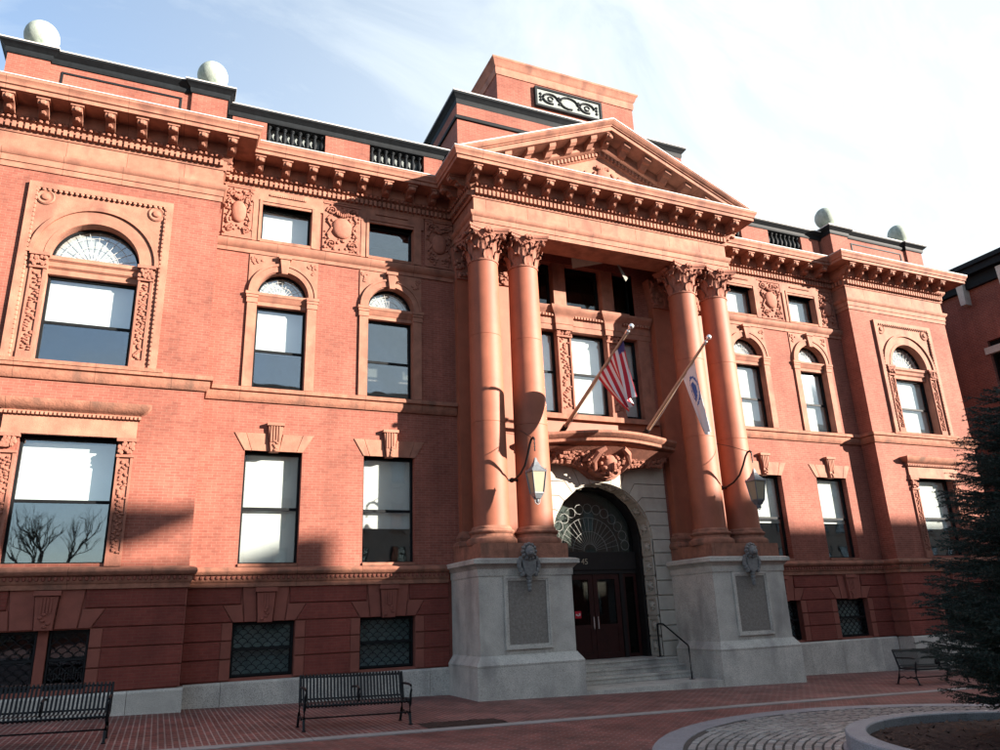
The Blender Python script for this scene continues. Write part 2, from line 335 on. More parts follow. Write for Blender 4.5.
for i in range(10):
    b = MB(); vv = []
    pr = ((3.30, -.1), (3.30, .04), (3.25, .045), (3.25, .235), (3.235, .25), (2.985, .25), (2.97, .235), (2.97, -.1))
    for k in range(7):
        a = 2*math.pi*(i+k*.1662)/10
        for q, z in pr: vv.append((q*math.cos(a), q*math.sin(a), z-.026*q*math.cos(a)))
    m_ = len(pr); b.add(vv, [(k*m_+j, (k+1)*m_+j, (k+1)*m_+j+1, k*m_+j+1) for k in range(6) for j in range(m_-1)]+[tuple(range(m_)), tuple(6*m_+j for j in range(m_-1, -1, -1))])
    b.build('kerb_stone', KERB, pl)
b = MB(); vv = [(0, 0, .2)]; K = 40
for ri in range(1, 15):
    for k in range(K): a = 2*math.pi*k/K; q = 2.98*ri/14; vv.append((q*math.cos(a), q*math.sin(a), .12+.1*(1-(ri/14)**2)+random.uniform(-.018, .018)-.026*q*math.cos(a)))
b.add(vv, [(0, 1+k, 1+(k+1) % K) for k in range(K)]+[(1+r_*K+k, 1+(r_+1)*K+k, 1+(r_+1)*K+(k+1) % K, 1+r_*K+(k+1) % K) for r_ in range(13) for k in range(K)])
tag(b.build('mulch', MULCH, pl, norm=False), kind='stuff')

b = MB(); rnd = random.Random(21)
for i in range(2600):
    a = rnd.uniform(0, 6.283); q = 2.93*math.sqrt(rnd.random()); X, Y = q*math.cos(a), q*math.sin(a); z = .125+.1*(1-(q/2.98)**2)-.026*X; d = rnd.uniform(0, 3.14); l, w_ = rnd.uniform(.02, .07), rnd.uniform(.006, .018)
    cx_, sx_ = math.cos(d), math.sin(d); t1, t2 = rnd.uniform(-.02, .03), rnd.uniform(-.02, .03)
    b.add([(X+cx_*l-sx_*w_, Y+sx_*l+cx_*w_, z+t1), (X+cx_*l+sx_*w_, Y+sx_*l-cx_*w_, z+t1), (X-cx_*l+sx_*w_, Y-sx_*l-cx_*w_, z+t2), (X-cx_*l-sx_*w_, Y-sx_*l+cx_*w_, z+t2)], [(0, 1, 2, 3)])
tag(b.build('mulch_chips', mat('bark_chips', (.085, .045, .03), .95, .6, 30, .2), pl, norm=False), kind='stuff')

# ------------------------------------------------------------------ the civic building
BL = thing('civic_building', 'red brick and terracotta civic building with columned portico and pediment', 'building')
XE, XC, D1 = 16.82, 11.39, .62
WX = (9.6, 6.57); PX = 14.1
def cut(name, x0, x1, z0, z1, y, holes, m, th=.45):      # wall slab with rectangular openings
    xs = sorted({x0, x1, *[h[0] for h in holes], *[h[1] for h in holes]}); zs = sorted({z0, z1, *[h[2] for h in holes], *[h[3] for h in holes]})
    b = MB()
    for za, zb in zip(zs, zs[1:]):
        run = None
        for xa, xb in zip(xs, xs[1:]):
            inside = any(h[0]-1e-6 <= xa and xb <= h[1]+1e-6 and h[2]-1e-6 <= za and zb <= h[3]+1e-6 for h in holes)
            if inside:
                if run: b.box(run[0], run[1], y, y+th, za, zb); run = None
            else: run = (run[0], xb) if run else (xa, xb)
        if run: b.box(run[0], run[1], y, y+th, za, zb)
    return b.build(name, m, BL)
ZB0, ZB1 = .85, 2.08
def mir(s, a, b): return (s*a, s*b) if s > 0 else (s*b, s*a)
for s in (-1, 1):
    # bay wall
    H = []
    for c in WX:
        for hw, za, zb in ((.71, 3.36, 6.2), (.92, 7.7, 11.64), (.69, 12.15, 13.22)): H.append((*mir(s, c-hw, c+hw), za, zb))
    cut('bay_wall', *mir(s, 4.3, XC+.02), 2.9, 14.9, 0, H, BRICK)
    cut('basement_backing', *mir(s, 4.3, XC+.02), -.8, 2.9, .05, [(*mir(s, c-.72, c+.72), ZB0, ZB1) for c in WX], DARKT, .4)
    H = [(*mir(s, PX-.98, PX+.98), 3.42, 6.2), (*mir(s, PX-1.56, PX+1.56), 7.7, 12.38)]
    cut('pavilion_wall', *mir(s, XC, XE), 2.9, 14.9, -D1, H, BRICK, .6)
    cut('basement_backing', *mir(s, XC+.05, XE-.05), -.8, 2.9, -D1+.05, [(*mir(s, PX-.87, PX+.87), ZB0+.03, ZB1-.02)], DARKT, .55)
    B('side_wall', BRICK, BL, (*mir(s, XE-.45, XE), -.019, 16, -.8, 14.9))
cut('portico_wall', -4.3, 4.3, -.8, 14.9, 0.02, [(-2.35, 2.35, -.5, 6.4), (-1.92, 1.92, 7.75, 12.95)], BRICK, .43)
B('rear_wall', BRICK, BL, (-XE, XE, 16, 16.4, -.8, 14.9))
B('roof', ROOFM, BL, (-XE+.3, XE-.3, .3, 16, 14.72, 14.86))
B('inner_wall', ROOM, BL, (-XE+.46, XE-.46, 4.2, 4.4, -.7, 14.7), *[(-XE+.46, XE-.46, .5, 4.2, z, z+.12) for z in (-.5, 7.05, 11.7)], (-XE+.46, -3, .5, 4.2, 2.6, 2.72), (3, XE-.46, .5, 4.2, 2.6, 2.72))

# granite base
def gran(s):
    q = [(XE, XE-1.2), (XE-1.2, 14.35), (14.35, 12.4), (12.4, XC)]
    for a, c in q:
        b = MB(); x0, x1 = mir(s, c+.004, a-.004 if a < XE else a+.08)
        if c == XC: x0, x1 = mir(s, XC-.08, a-.004)
        b.prof([(-D1-.1, -1), (-D1-.1, .74), (-D1-.06, .783), (-D1+.12, .79), (-D1+.12, -1)], x0, x1); b.build('granite_block', GRAN, BL)
    for a, c in ((XC-.085, 10.5), (10.5, 8.72), (8.72, 7.3), (7.3, 5.5), (5.5, 4.9)):
        b = MB(); x0, x1 = mir(s, c+.004, a-.004); b.prof([(-.1, -1), (-.1, .74), (-.06, .783), (.12, .79), (.12, -1)], x0, x1); b.build('granite_block', GRAN, BL)
gran(-1); gran(1)
B('granite_return', GRAN, BL, (-XC-.02, -XC+.078, -D1, -.11, -1, .775), (XC-.078, XC+.02, -D1, -.11, -1, .775))
# rusticated basement
ZJ = [.80, 1.27, 1.67, 2.08, 2.48, 2.885]; G = .014
def rust(y, xlo, xhi, wins, s, keyw=1.0):
    def P(pts, m, name, y0=y, y1=y+.06, ch=.012): return MB().poly([(s*a, z) for a, z in pts], y0, y1, ch).build(name, m, BL)
    ed = [xlo]+[e for c, hw in sorted(wins) for e in (c-hw, c+hw)]+[xhi]
    for i in range(0, len(ed), 2):
        a, c = ed[i], ed[i+1]; la = i > 0; lc = i+2 < len(ed)
        for z0, z1 in zip(ZJ[:3], ZJ[1:4]):
            x0, x1 = a, c
            if la: P([(a, z0+G), (a+.24, z0+G), (a+.24, z1-G), (a, z1-G)], DARKT, 'jamb_stone'); x0 = a+.243
            if lc: P([(c-.24, z0+G), (c, z0+G), (c, z1-G), (c-.24, z1-G)], DARKT, 'jamb_stone'); x1 = c-.243
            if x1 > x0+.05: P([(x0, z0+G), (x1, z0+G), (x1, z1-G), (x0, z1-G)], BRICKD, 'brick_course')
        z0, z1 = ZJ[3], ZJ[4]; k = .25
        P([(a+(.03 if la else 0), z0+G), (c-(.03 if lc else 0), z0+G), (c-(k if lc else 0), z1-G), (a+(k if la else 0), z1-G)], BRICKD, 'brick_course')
    # top course between the keyed stones
    ed = [xlo]+[e for c, hw in sorted(wins) for e in (c-hw+.16, c+hw-.16)]+[xhi]
    for i in range(0, len(ed), 2):
        a, c = ed[i], ed[i+1]
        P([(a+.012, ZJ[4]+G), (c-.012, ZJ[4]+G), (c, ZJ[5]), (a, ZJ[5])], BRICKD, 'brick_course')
    for c, hw in wins:
        for t in (-1, 1):
            e = hw-.25
            P([(c+t*.185, ZJ[3]), (c+t*(e-.01), ZJ[3]), (c+t*(hw-.175), ZJ[5]), (c+t*.235, ZJ[5])], DARKT, 'voussoir')
            P([(c+t*(e+.01), ZJ[3]), (c+t*(hw+.0), ZJ[3]), (c+t*(hw+.235), ZJ[4]-G), (c+t*(e+.055), ZJ[4]-G)], DARKT, 'voussoir')
        kb = MB().poly([(s*(c+q), z) for q, z in ((-.165, ZJ[3]-.02), (.165, ZJ[3]-.02), (.215, 2.75), (-.215, 2.75))], y-.09, y+.06, .01)
        kb.box(*mir(s, c-.25, c+.25), y-.13, y+.06, 2.76, 2.86)
        for q in (-.09, -.03, .03, .09): kb.box(*mir(s, c+q-.018, c+q+.018), y-.108, y-.08, 2.4, 2.72)
        for q in range(5): kb.blob((s*(c+random.uniform(-.1, .1)), y-.095, 2.14+.06*q), (.05, .03, .035), 6, 4)
        kb.build('keystone', DARKT, BL)
for s in (-1, 1):
    rust(0, 4.92, XC-.02, [(c, .72) for c in WX], s)
    rust(-D1, XC, XE, [(PX, .87)], s)
    B('basement_return', DARKT, BL, *[(*mir(s, XC-.006, XC+.04), -D1+.004, .02, z0+G, z1-G) for z0, z1 in zip(ZJ, ZJ[1:])])
# belt course over the basement, sill course, attic belt
def paths(s, x0, ret=True):
    p = [(x0, 0), (XC, 0), (XC, -D1), (XE, -D1), (XE, 3)] if ret else [(x0, 0), (XC, 0)]
    return p if s > 0 else [(-a, c) for a, c in reversed(p)]
PW = {s: paths(s, 4.62) for s in (-1, 1)}
def along(path, pitch, off, skipret=False):
    for (ax, ay), (bx, by) in zip(path, path[1:]):
        L_ = math.hypot(bx-ax, by-ay); d = ((bx-ax)/L_, (by-ay)/L_); nrm = (d[1], -d[0])
        n = int((L_-.02)/pitch)
        if n < 1 or (ay > 1 or by > 1) and L_ > 20: continue
        for i in range(n):
            t = (i+.5)*L_/n; yield ax+d[0]*t+nrm[0]*off, ay+d[1]*t+nrm[1]*off, nrm
for s in (-1, 1):
    pb_ = paths(s, 4.95)
    MB().mold([(-.02, 2.88), (.05, 2.88), (.05, 2.98), (.075, 3.0), (.09, 3.05), (.09, 3.14), (.13, 3.15), (.165, 3.18), (.185, 3.235), (.165, 3.29), (.13, 3.315), (.02, 3.345), (-.02, 3.345)], pb_).build('belt_course', SILL, BL)
    b = MB()
    for X, Y, nr in along(pb_, .115, .092): b.blob((X, Y, 3.095), (.042, .042, .05), 6, 4)
    tag(b.build('belt_egg_moulding', DARKT, BL), kind='stuff')
    MB().mold([(-.02, 7.47), (.05, 7.47), (.09, 7.53), (.11, 7.6), (.11, 7.7), (.17, 7.72), (.17, 7.8), (.15, 7.83), (.0, 7.862), (-.02, 7.862)], PW[s]).build('sill_course', SILL, BL)
    MB().mold([(-.02, 11.66), (.04, 11.66), (.05, 11.76), (.10, 11.80), (.16, 11.90), (.16, 11.98), (.03, 12.04), (-.02, 12.04)], paths(s, 4.62, False)).build('attic_belt', TERRAJ, BL)

# entablature round the whole front
FX, FY = 4.6, -1.71
left = [(-XE, 3), (-XE, -D1), (-XC, -D1), (-XC, 0), (-FX, 0), (-FX, FY)]
full = left+[(-a, c) for a, c in reversed(left)]
MB().mold([(-.03, 13.66), (.05, 13.66), (.07, 13.72), (.07, 13.93), (.11, 13.95), (.2, 14.07), (.2, 14.36), (.74, 14.36), (.76, 14.37), (.76, 14.47), (.80, 14.49), (.80, 14.52), (.82, 14.58), (.86, 14.63), (.86, 14.69), (.84, 14.70), (-.03, 14.79)], full).build('cornice', TERRAJ, BL)
MB().mold([(.80, 14.708), (.868, 14.70), (.868, 14.725), (.80, 14.735), (-.02, 14.815), (-.02, 14.79)], full).build('cornice_flashing', FLASH, BL)
db = MB(); eb = MB()
for X, Y, nr in along(full, .135, .11): db.box(X-.04-abs(nr[0])*.02, X+.04+abs(nr[0])*.02, Y-.04-abs(nr[1])*.02, Y+.04+abs(nr[1])*.02, 13.74, 13.9)
for X, Y, nr in along(full, .135, .175): eb.blob((X, Y, 14.005), (.05, .05, .055), 6, 4)
tag(db.build('dentil_band', TERRA, BL), kind='stuff'); tag(eb.build('egg_moulding', CARVE, BL), kind='stuff')
mb = MB(); W2 = .11
mb.prof([(0.02, .0), (-.47, 0), (-.47, -.10), (-.44, -.17), (-.38, -.19), (-.33, -.15), (-.26, -.17), (-.17, -.27), (-.09, -.31), (.02, -.31)], -W2, W2)
mb.box(-.145, .145, -.5, .02, -.055, -.001); mb.blob((0, -.47, -.12), (.09, .04, .07), 6, 4); mb.blob((0, -.2, -.26), (.07, .1, .06), 6, 4)
MODM = mb.mesh('modillion', TERRA)
def modil(X, Y, rz=0, z=14.359): link('modillion', MODM, BL, (X, Y, z), rz)
for s in (-1, 1):
    for i in range(8): modil(s*(16.32-.7257*i), -D1-.2)
    for i in range(8): modil(s*(10.47-.727*i), -.2)
    for y in (-.5, -1.15): modil(s*(FX+.2), y-.35, s*R(90))
for i in range(13): modil(-4.68+.78*i, FY-.2)
# architraves
ARCH = [(-.03, 12.72), (.03, 12.72), (.03, 12.86), (.055, 12.87), (.055, 13.03), (.085, 13.05), (.13, 13.13), (.13, 13.18), (.0, 13.215), (-.03, 13.215)]
for s in (-1, 1):
    p = [(XC, 0), (XC, -D1), (XE, -D1), (XE, 3)]; p = p if s > 0 else [(-a, c) for a, c in reversed(p)]
    MB().mold(ARCH, p).build('architrave', TERRAJ, BL)
    xs = [XC, 12.35, 13.7, 15.05, XE]
    for a, c in zip(xs, xs[1:]): B('frieze_block', TERRA, BL, (*mir(s, a+.004, c-.004), -D1-.025, -D1+.02, 13.222, 13.655))
    B('frieze_return', TERRA, BL, (*mir(s, XC-.025, XC+.02), -D1+.025, -.004, 13.222, 13.655))
MB().mold(ARCH, [(-FX, 0), (-FX, FY), (FX, FY), (FX, 0)]).build('architrave', TERRAJ, BL)
xs = [-FX, -4.2, -2.85, -1.45, -.3, 1.0, 2.3, 3.5, FX]
for a, c in zip(xs, xs[1:]): B('frieze_block', TERRA, BL, (a+.004, c-.004, FY-.025, FY+.02, 13.222, 13.655))
B('portico_beam', TERRA, BL, (-FX+.01, FX-.01, FY+.012, -.85, 12.73, 14.3), *[(s*4.2-.39, s*4.2+.39, -.849, -.01, 12.73, 14.3) for s in (-1, 1)])
B('portico_ceiling', COLM, BL, (-3.8, 3.8, -.84, .0, 13.35, 13.45))

# carved cartouche panels between the attic windows
def relief(w, h, seed, oval=True, n=70):
    rnd = random.Random(seed); b = MB(); b.box(-w/2, w/2, -.03, .02, 0, h); b.box(-w/2, w/2, -.06, -.03, 0, .05); b.box(-w/2, w/2, -.06, -.03, h-.05, h)
    if oval: b.blob((0, -.05, h*.5), (w*.27, .10, h*.21), 16, 10)
    for t in (-1, 1):
        for k in range(2 if h > .9 else 1):                                   # scrolls
            cx, cz, r0 = t*w*.27, h*(.16 if k == 0 else .84), w*.13
            b.tube([(cx+t*r0*(1-i/16)*math.cos(i*.75), -.06, cz+r0*(1-i/16)*math.sin(i*.75)) for i in range(14)], [.028]*14, 5)
        b.tube([(t*w*(.33+.06*math.sin(i*.9)), -.06, h*(.25+.045*i)) for i in range(12)], [.03+.012*math.sin(i*1.7) for i in range(12)], 5)
    for i in range(n):
        x_ = rnd.uniform(-.46, .46)*w; z_ = rnd.uniform(.05, .95)*h
        if oval and (x_/(w*.29))**2+((z_-h*.5)/(h*.23))**2 < 1: continue
        rr = rnd.uniform(.025, .055); b.blob((x_, -.045, z_), (rr*rnd.uniform(.6, 1.3), rr*.9, rr*rnd.uniform(.6, 1.5)), 6, 4)
    if oval:
        for i in range(7): b.blob((w*.05*(i-3), -.08, h*.77+.03*math.cos(i)), (.03, .05, .07), 6, 4)
    return b.mesh('cartouche_panel', CARVE)
R1 = relief(1.1, 1.58, 1); R2 = relief(.78, 1.58, 2); R3 = relief(.9, 1.58, 3)
for s in (-1, 1):
    link('cartouche_panel', R1, BL, (s*8.05, -.005, 12.06)); link('cartouche_panel', R2, BL, (s*10.9, -.005, 12.06)); link('cartouche_panel', R3, BL, (s*5.08, -.005, 12.06))

# ------------------------------------------------------------------ windows
def strips(b, x0, x1, z0, z1, t, y0, y1):
    b.box(x0, x0+t, y0, y1, z0, z1); b.box(x1-t, x1, y0, y1, z0, z1); b.box(x0+t, x1-t, y0, y1, z0, z0+t); b.box(x0+t, x1-t, y0, y1, z1-t, z1)
def window(cx, y, z0, z1, hw, rail=None, blind=None, fan=None, mull=0, t=.06, glass=GLASS, par=None):
    b = MB(); strips(b, cx-hw, cx+hw, z0, z1, t, y, y+.09)
    if rail: b.box(cx-hw+t, cx+hw-t, y+.01, y+.08, rail-.035, rail+.035)
    if fan:
        zc, r = fan; o = arc(cx, zc, r, 180, 0, 20); i = arc(cx, zc+.0, r-.05, 0, 180, 20)
        b.poly(o+i, y, y+.09)
    wn = b.build('window', SASH, par or BL)
    zs = [z0+t, rail-.035, rail+.035, z1-t] if rail else [z0+t, z1-t]
    for k in range(0, len(zs), 2): B('pane', glass, wn, (cx-hw+t, cx+hw-t, y+.03+.02*(k > 0), y+.036+.02*(k > 0), zs[k], zs[k+1]))
    if blind:
        for za, zb in blind: B('blind', BLIND, wn, (cx-hw+.03, cx+hw-.03, y+.16, y+.17, za, zb))
    if fan:
        MB().poly([(cx-r+.05, zc)]+arc(cx, zc, r-.05, 180, 0, 20)[1:-1]+[(cx+r-.05, zc)], y+.03, y+.036).build('fanlight_pane', GLASS, wn)
        c = MB(); q = r-.05
        for k in range(1, 12): a = math.pi*k/12; c.tube([(cx+.16*q*math.cos(a), y+.022, zc+.16*q*math.sin(a)), (cx+.97*q*math.cos(a), y+.022, zc+.97*q*math.sin(a))], .006, 4)
        for rr in (.2, .55, .8): c.tube([(cx+rr*q*math.cos(math.pi*k/16), y+.022, zc+rr*q*math.sin(math.pi*k/16)) for k in range(17)], .006, 4)
        c.build('fanlight_came', CAME, wn)
        B('fanlight_shade', PSHADE, wn, (cx-r, cx+r, y+.10, y+.11, zc-.02, zc+r+.05))
    return wn
def upoly(cx, ho, z0, z1, hi, zc, r, n=24): return [(cx-ho, z0), (cx-ho, z1), (cx+ho, z1), (cx+ho, z0), (cx+hi, z0), (cx+hi, zc)]+arc(cx, zc, r, 0, 180, n)[1:-1]+[(cx-hi, zc), (cx-hi, z0)]
for s in (-1, 1):
    for wi, c in enumerate(WX):
        cx = s*c
        # ground floor
        lo = s < 0
        bl = [(3.4, 6.15)] if wi == 0 and lo else [(4.32, 6.15)] if lo else [(4.62, 6.15)]
        window(cx, .2, 3.4, 6.2, .71, 4.77, bl)
        B('window_sill', SILL, BL, (cx-.7, cx+.7, -.05, .2, 3.347, 3.42))
        for t in (-1, 1):
            MB().poly([(cx+t*.12, 6.2), (cx+t*.55, 6.2), (cx+t*.70, 6.655), (cx+t*.20, 6.655)], -.025, .2, .006).build('lintel_stone', TERRA, BL)
            MB().poly([(cx+t*.558, 6.2), (cx+t*.71, 6.2), (cx+t*.985, 6.655), (cx+t*.708, 6.655)], -.025, .2, .006).build('lintel_stone', TERRA, BL)
        k = MB().poly([(cx-.11, 6.18), (cx+.11, 6.18), (cx+.18, 6.85), (cx-.18, 6.85)], -.11, .1, .01); k.box(cx-.215, cx+.215, -.16, .05, 6.85, 6.93)
        for q in (-.1, -.035, .035, .1): k.box(cx+q-.018, cx+q+.018, -.135, -.1, 6.42, 6.84)
        for q in range(6): k.blob((cx+random.uniform(-.06, .06), -.12, 6.22+.045*q), (.05, .035, .03), 6, 4)
        k.build('keystone', TERRA, BL)
        # arched window
        MB().poly(upoly(cx, .92, 7.865, 11.64, .66, 10.53, .66), -.03, .25).build('window_surround', TERRA, BL)
        ring = MB(); ring.poly(arc(cx, 10.53, .9, 180, 0, 24)+arc(cx, 10.53, .68, 0, 180, 24), -.075, .02)
        ring.poly(arc(cx, 10.53, .905, 180, 0, 24)+arc(cx, 10.53, .84, 0, 180, 24), -.10, .02); ring.build('archivolt', TERRA, BL)
        sp = MB()
        for t in (-1, 1):
            for q in range(14): a = random.uniform(0, 1); sp.blob((cx+t*(.86-.28*random.random()*a), -.03, 11.55-.4*a*random.random()), (.045, .03, .04), 6, 4)
        tag(sp.build('spandrel_carving', CARVE, BL), kind='stuff')
        k = MB().poly([(cx-.08, 11.12), (cx+.08, 11.12), (cx+.14, 11.62), (cx-.14, 11.62)], -.15, .02, .01); k.box(cx-.17, cx+.17, -.18, .0, 11.56, 11.65); k.build('keystone', TERRA, BL)
        for t in (-1, 1):
            j = MB(); j.box(*sorted((cx+t*.665, cx+t*.91)), -.06, .02, 7.865, 10.2); j.box(*sorted((cx+t*.64, cx+t*.95)), -.10, .1, 10.36, 10.43); j.box(*sorted((cx+t*.65, cx+t*.935)), -.08, .1, 10.21, 10.355)
            j.box(*sorted((cx+t*.63, cx+t*.97)), -.12, .1, 10.435, 10.515); j.build('impost_pilaster', TERRA, BL)
        tb = MB(); tb.prof([(.06, 10.2), (.06, 10.3), (.02, 10.34), (.0, 10.42), (-.04, 10.46), (-.04, 10.53), (.28, 10.55), (.28, 10.2)], cx-.66, cx+.66); tb.build('transom', TERRA, BL)
        bl = [(8.93, 10.15)] if (lo and wi == 0) else None if lo else [(7.95, 10.15)]
        window(cx, .2, 7.88, 10.2, .66, 8.95, bl, fan=(10.53, .66))
        # attic window
        f = MB(); f.poly([(cx-.92, 12.06), (cx-.92, 13.25), (cx-1.0, 13.25), (cx-1.0, 13.68), (cx+1.0, 13.68), (cx+1.0, 13.25), (cx+.92, 13.25), (cx+.92, 12.06), (cx+.68, 12.06), (cx+.68, 13.22), (cx-.68, 13.22), (cx-.68, 12.06)], -.05, .2)
        f.box(cx-.76, cx-.69, -.075, -.05, 12.06, 13.3); f.box(cx+.69, cx+.76, -.075, -.05, 12.06, 13.3); f.box(cx-.76, cx+.76, -.078, -.05, 13.3, 13.36)
        f.box(cx-.5, cx+.5, -.085, -.05, 13.5, 13.56)
        for q in range(16): f.blob((cx-.45+.06*q, -.07, 13.53), (.026, .03, .04), 6, 4)
        f.build('attic_window_frame', TERRA, BL)
        window(cx, .2, 12.1, 13.22, .68, None, [(12.1, 13.2)] if (wi == 0 or s > 0) else None)
        B('attic_sill', SILL, BL, (cx-.7, cx+.7, -.06, .2, 12.045, 12.13))
        # basement window with a scale pattern grille
        wn = window(cx, .26, ZB0, ZB1, .72, 1.47, None, t=.07, glass=GLASSD)
        B('blind', GNET, wn, (cx-.7, cx+.7, .42, .43, ZB0, ZB1))
    # pavilion windows
    cx = s*PX; Y = -D1
    MB().poly(upoly(cx, 1.555, 7.865, 12.38, .96, 10.55, .96), Y-.02, Y+.3).build('window_surround', TERRA, BL)
    f = MB()
    for x0, x1, z0, z1 in ((-1.59, -1.44, 7.865, 12.4), (1.44, 1.59, 7.865, 12.4), (-1.44, 1.44, 12.26, 12.4)): f.box(cx+x0, cx+x1, Y-.09, Y, z0, z1)
    rp = []
    for i in range(38): rp += [(cx-1.43, 7.95+i*.115), (cx+1.43, 7.95+i*.115)]
    for i in range(25): rp.append((cx-1.4+i*.1165, 12.25))
    for X, Z in rp: f.blob((X, Y-.065, Z), (.05, .03, .062), 6, 4)
    f.build('rope_frame', TERRA, BL)
    ring = MB()
    for r0, r1, d in ((.965, 1.08, -.045), (1.08, 1.3, -.03), (1.3, 1.4, -.085)): ring.poly(arc(cx, 10.55, r1, 180, 0, 30)+arc(cx, 10.55, r0, 0, 180, 30), Y+d, Y+.01)
    ring.build('archivolt', TERRA, BL)
    for t in (-1, 1):
        q = MB(); q.lathe([(.20, 0), (.20, .03), (.17, .05), (.14, .03), (.10, .03), (.08, .07), (.03, .085)], 0, 0, 16); me = q.mesh('roundel', TERRA)
        o = link('roundel', me, BL, (cx+t*1.22, Y-.015, 12.04)); o.rotation_euler.x = R(90)
        p = MB(); x0, x1 = sorted((cx+t*.985, cx+t*1.30)); p.box(x0, x1, Y-.07, Y, 7.865, 8.1); p.box(x0, x0+.05, Y-.06, Y, 8.1, 10.15); p.box(x1-.05, x1, Y-.06, Y, 8.1, 10.15)
        p.box(x0-.02, x1+.02, Y-.09, Y, 10.16, 10.22); p.box(x0-.05, x1+.05, Y-.13, Y, 10.48, 10.56)
        for i in range(60): p.blob((random.uniform(x0+.07, x1-.07), Y-.035, 8.15+1.95*i/60), (.045, .035, .03), 6, 4)
        for i in range(18): p.blob((random.uniform(x0, x1), Y-.08, random.uniform(10.24, 10.46)), (.05, .05, .06), 6, 4)
        p.build('carved_pilaster', CARVE, BL)
    MB().prof([(Y+.12, 10.12), (Y+.12, 10.25), (Y+.06, 10.3), (Y+.04, 10.4), (Y-.02, 10.45), (Y-.02, 10.54), (Y+.3, 10.57), (Y+.3, 10.12)], cx-.96, cx+.96).build('transom', TERRA, BL)
    window(cx, Y+.25, 7.88, 10.12, .96, 8.95, [(8.97, 10.1)] if s < 0 else [(7.9, 10.1)], fan=(10.55, .96))
    B('sill_front', SILL, BL, (cx-1.75, cx+1.75, Y-.19, Y+.25, 7.805, 7.895))
    # pavilion ground floor window: pilasters and entablature
    for t in (-1, 1):
        p = MB(); x0, x1 = sorted((cx+t*.985, cx+t*1.31)); p.box(x0, x1, Y-.08, Y+.01, 3.35, 3.6); p.box(x0, x0+.05, Y-.06, Y, 3.6, 5.75); p.box(x1-.05, x1, Y-.06, Y, 3.6, 5.75); p.box(x0+.05, x1-.05, Y-.03, Y, 3.6, 5.75)
        p.box(x0-.02, x1+.02, Y-.09, Y, 5.76, 5.82); p.box(x0-.04, x1+.04, Y-.12, Y, 6.12, 6.2)
        for i in range(64): p.blob((random.uniform(x0+.08, x1-.08), Y-.04, 3.65+2.05*i/64), (.045, .035, .03), 6, 4)
        for i in range(20): p.blob((random.uniform(x0+.02, x1-.02), Y-.08, random.uniform(5.85, 6.1)), (.05, .05, .06), 6, 4)
        p.build('carved_pilaster', CARVE, BL)
    e = MB(); e.box(cx-1.33, cx+1.33, Y-.10, Y+.25, 6.2, 6.3); e.box(cx-1.33, cx+1.33, Y-.07, Y, 6.3, 6.62); e.build('window_entablature', TERRA, BL)
    pth = [(cx-1.33, Y+.0), (cx-1.33, Y-.07), (cx+1.33, Y-.07), (cx+1.33, Y)]
    MB().mold([(-.02, 6.62), (.04, 6.62), (.04, 6.72), (.09, 6.76), (.2, 6.82), (.22, 6.86), (.26, 6.93), (.26, 6.96), (-.02, 7.01)], pth).build('window_cornice', SILL, BL)
    d = MB()
    for i in range(33): d.box(cx-1.37+.0855*i-.026, cx-1.37+.0855*i+.026, Y-.15, Y-.1, 6.63, 6.7)
    tag(d.build('window_dentils', TERRA, BL), kind='stuff')
    window(cx, Y+.22, 3.4, 6.2, .98, 4.77, [(4.8, 6.1)] if s < 0 else [(4.4, 6.15)])
    for t in (-1, 1):
        wn = window(cx+t*.48, Y+.28, ZB0+.03, ZB1-.02, .39, 1.47, None, t=.06, glass=GLASSD)
    B('basement_mullion', DARKT, BL, (cx-.095, cx+.095, Y+.12, Y+.4, ZB0+.03, ZB1-.02))
# scale grilles over the basement windows
def grille(cx, y, hw):
    g = MB(); z0, z1 = ZB0+.06, ZB1-.06; cw = .2; n = int(2*hw/cw); cw = 2*hw/n; row = 0; z = z0
    while z < z1-.04:
        for i in range(-1 if row % 2 else 0, n):
            xc = cx-hw+cw*(i+.5+(.5 if row % 2 else 0)); pts = []
            for k in range(9):
                a = math.pi*k/8; X = xc+cw/2*math.cos(a); Z = z+cw/2*math.sin(a)
                if cx-hw <= X <= cx+hw and Z <= z1: pts.append((X, y, Z))
            if len(pts) > 1: g.tube(pts, .011, 4)
        z += .1; row += 1
    strips(g, cx-hw-.02, cx+hw+.02, z0-.03, z1+.03, .03, y-.015, y+.015); g.box(cx-hw, cx+hw, y-.02, y+.02, 1.45, 1.49)
    g.build('scale_grille', IRON, BL)
for s in (-1, 1):
    for c in WX: grille(s*c, .2, .68)
    for t in (-1, 1): grille(s*PX+t*.48, -D1+.22, .34)

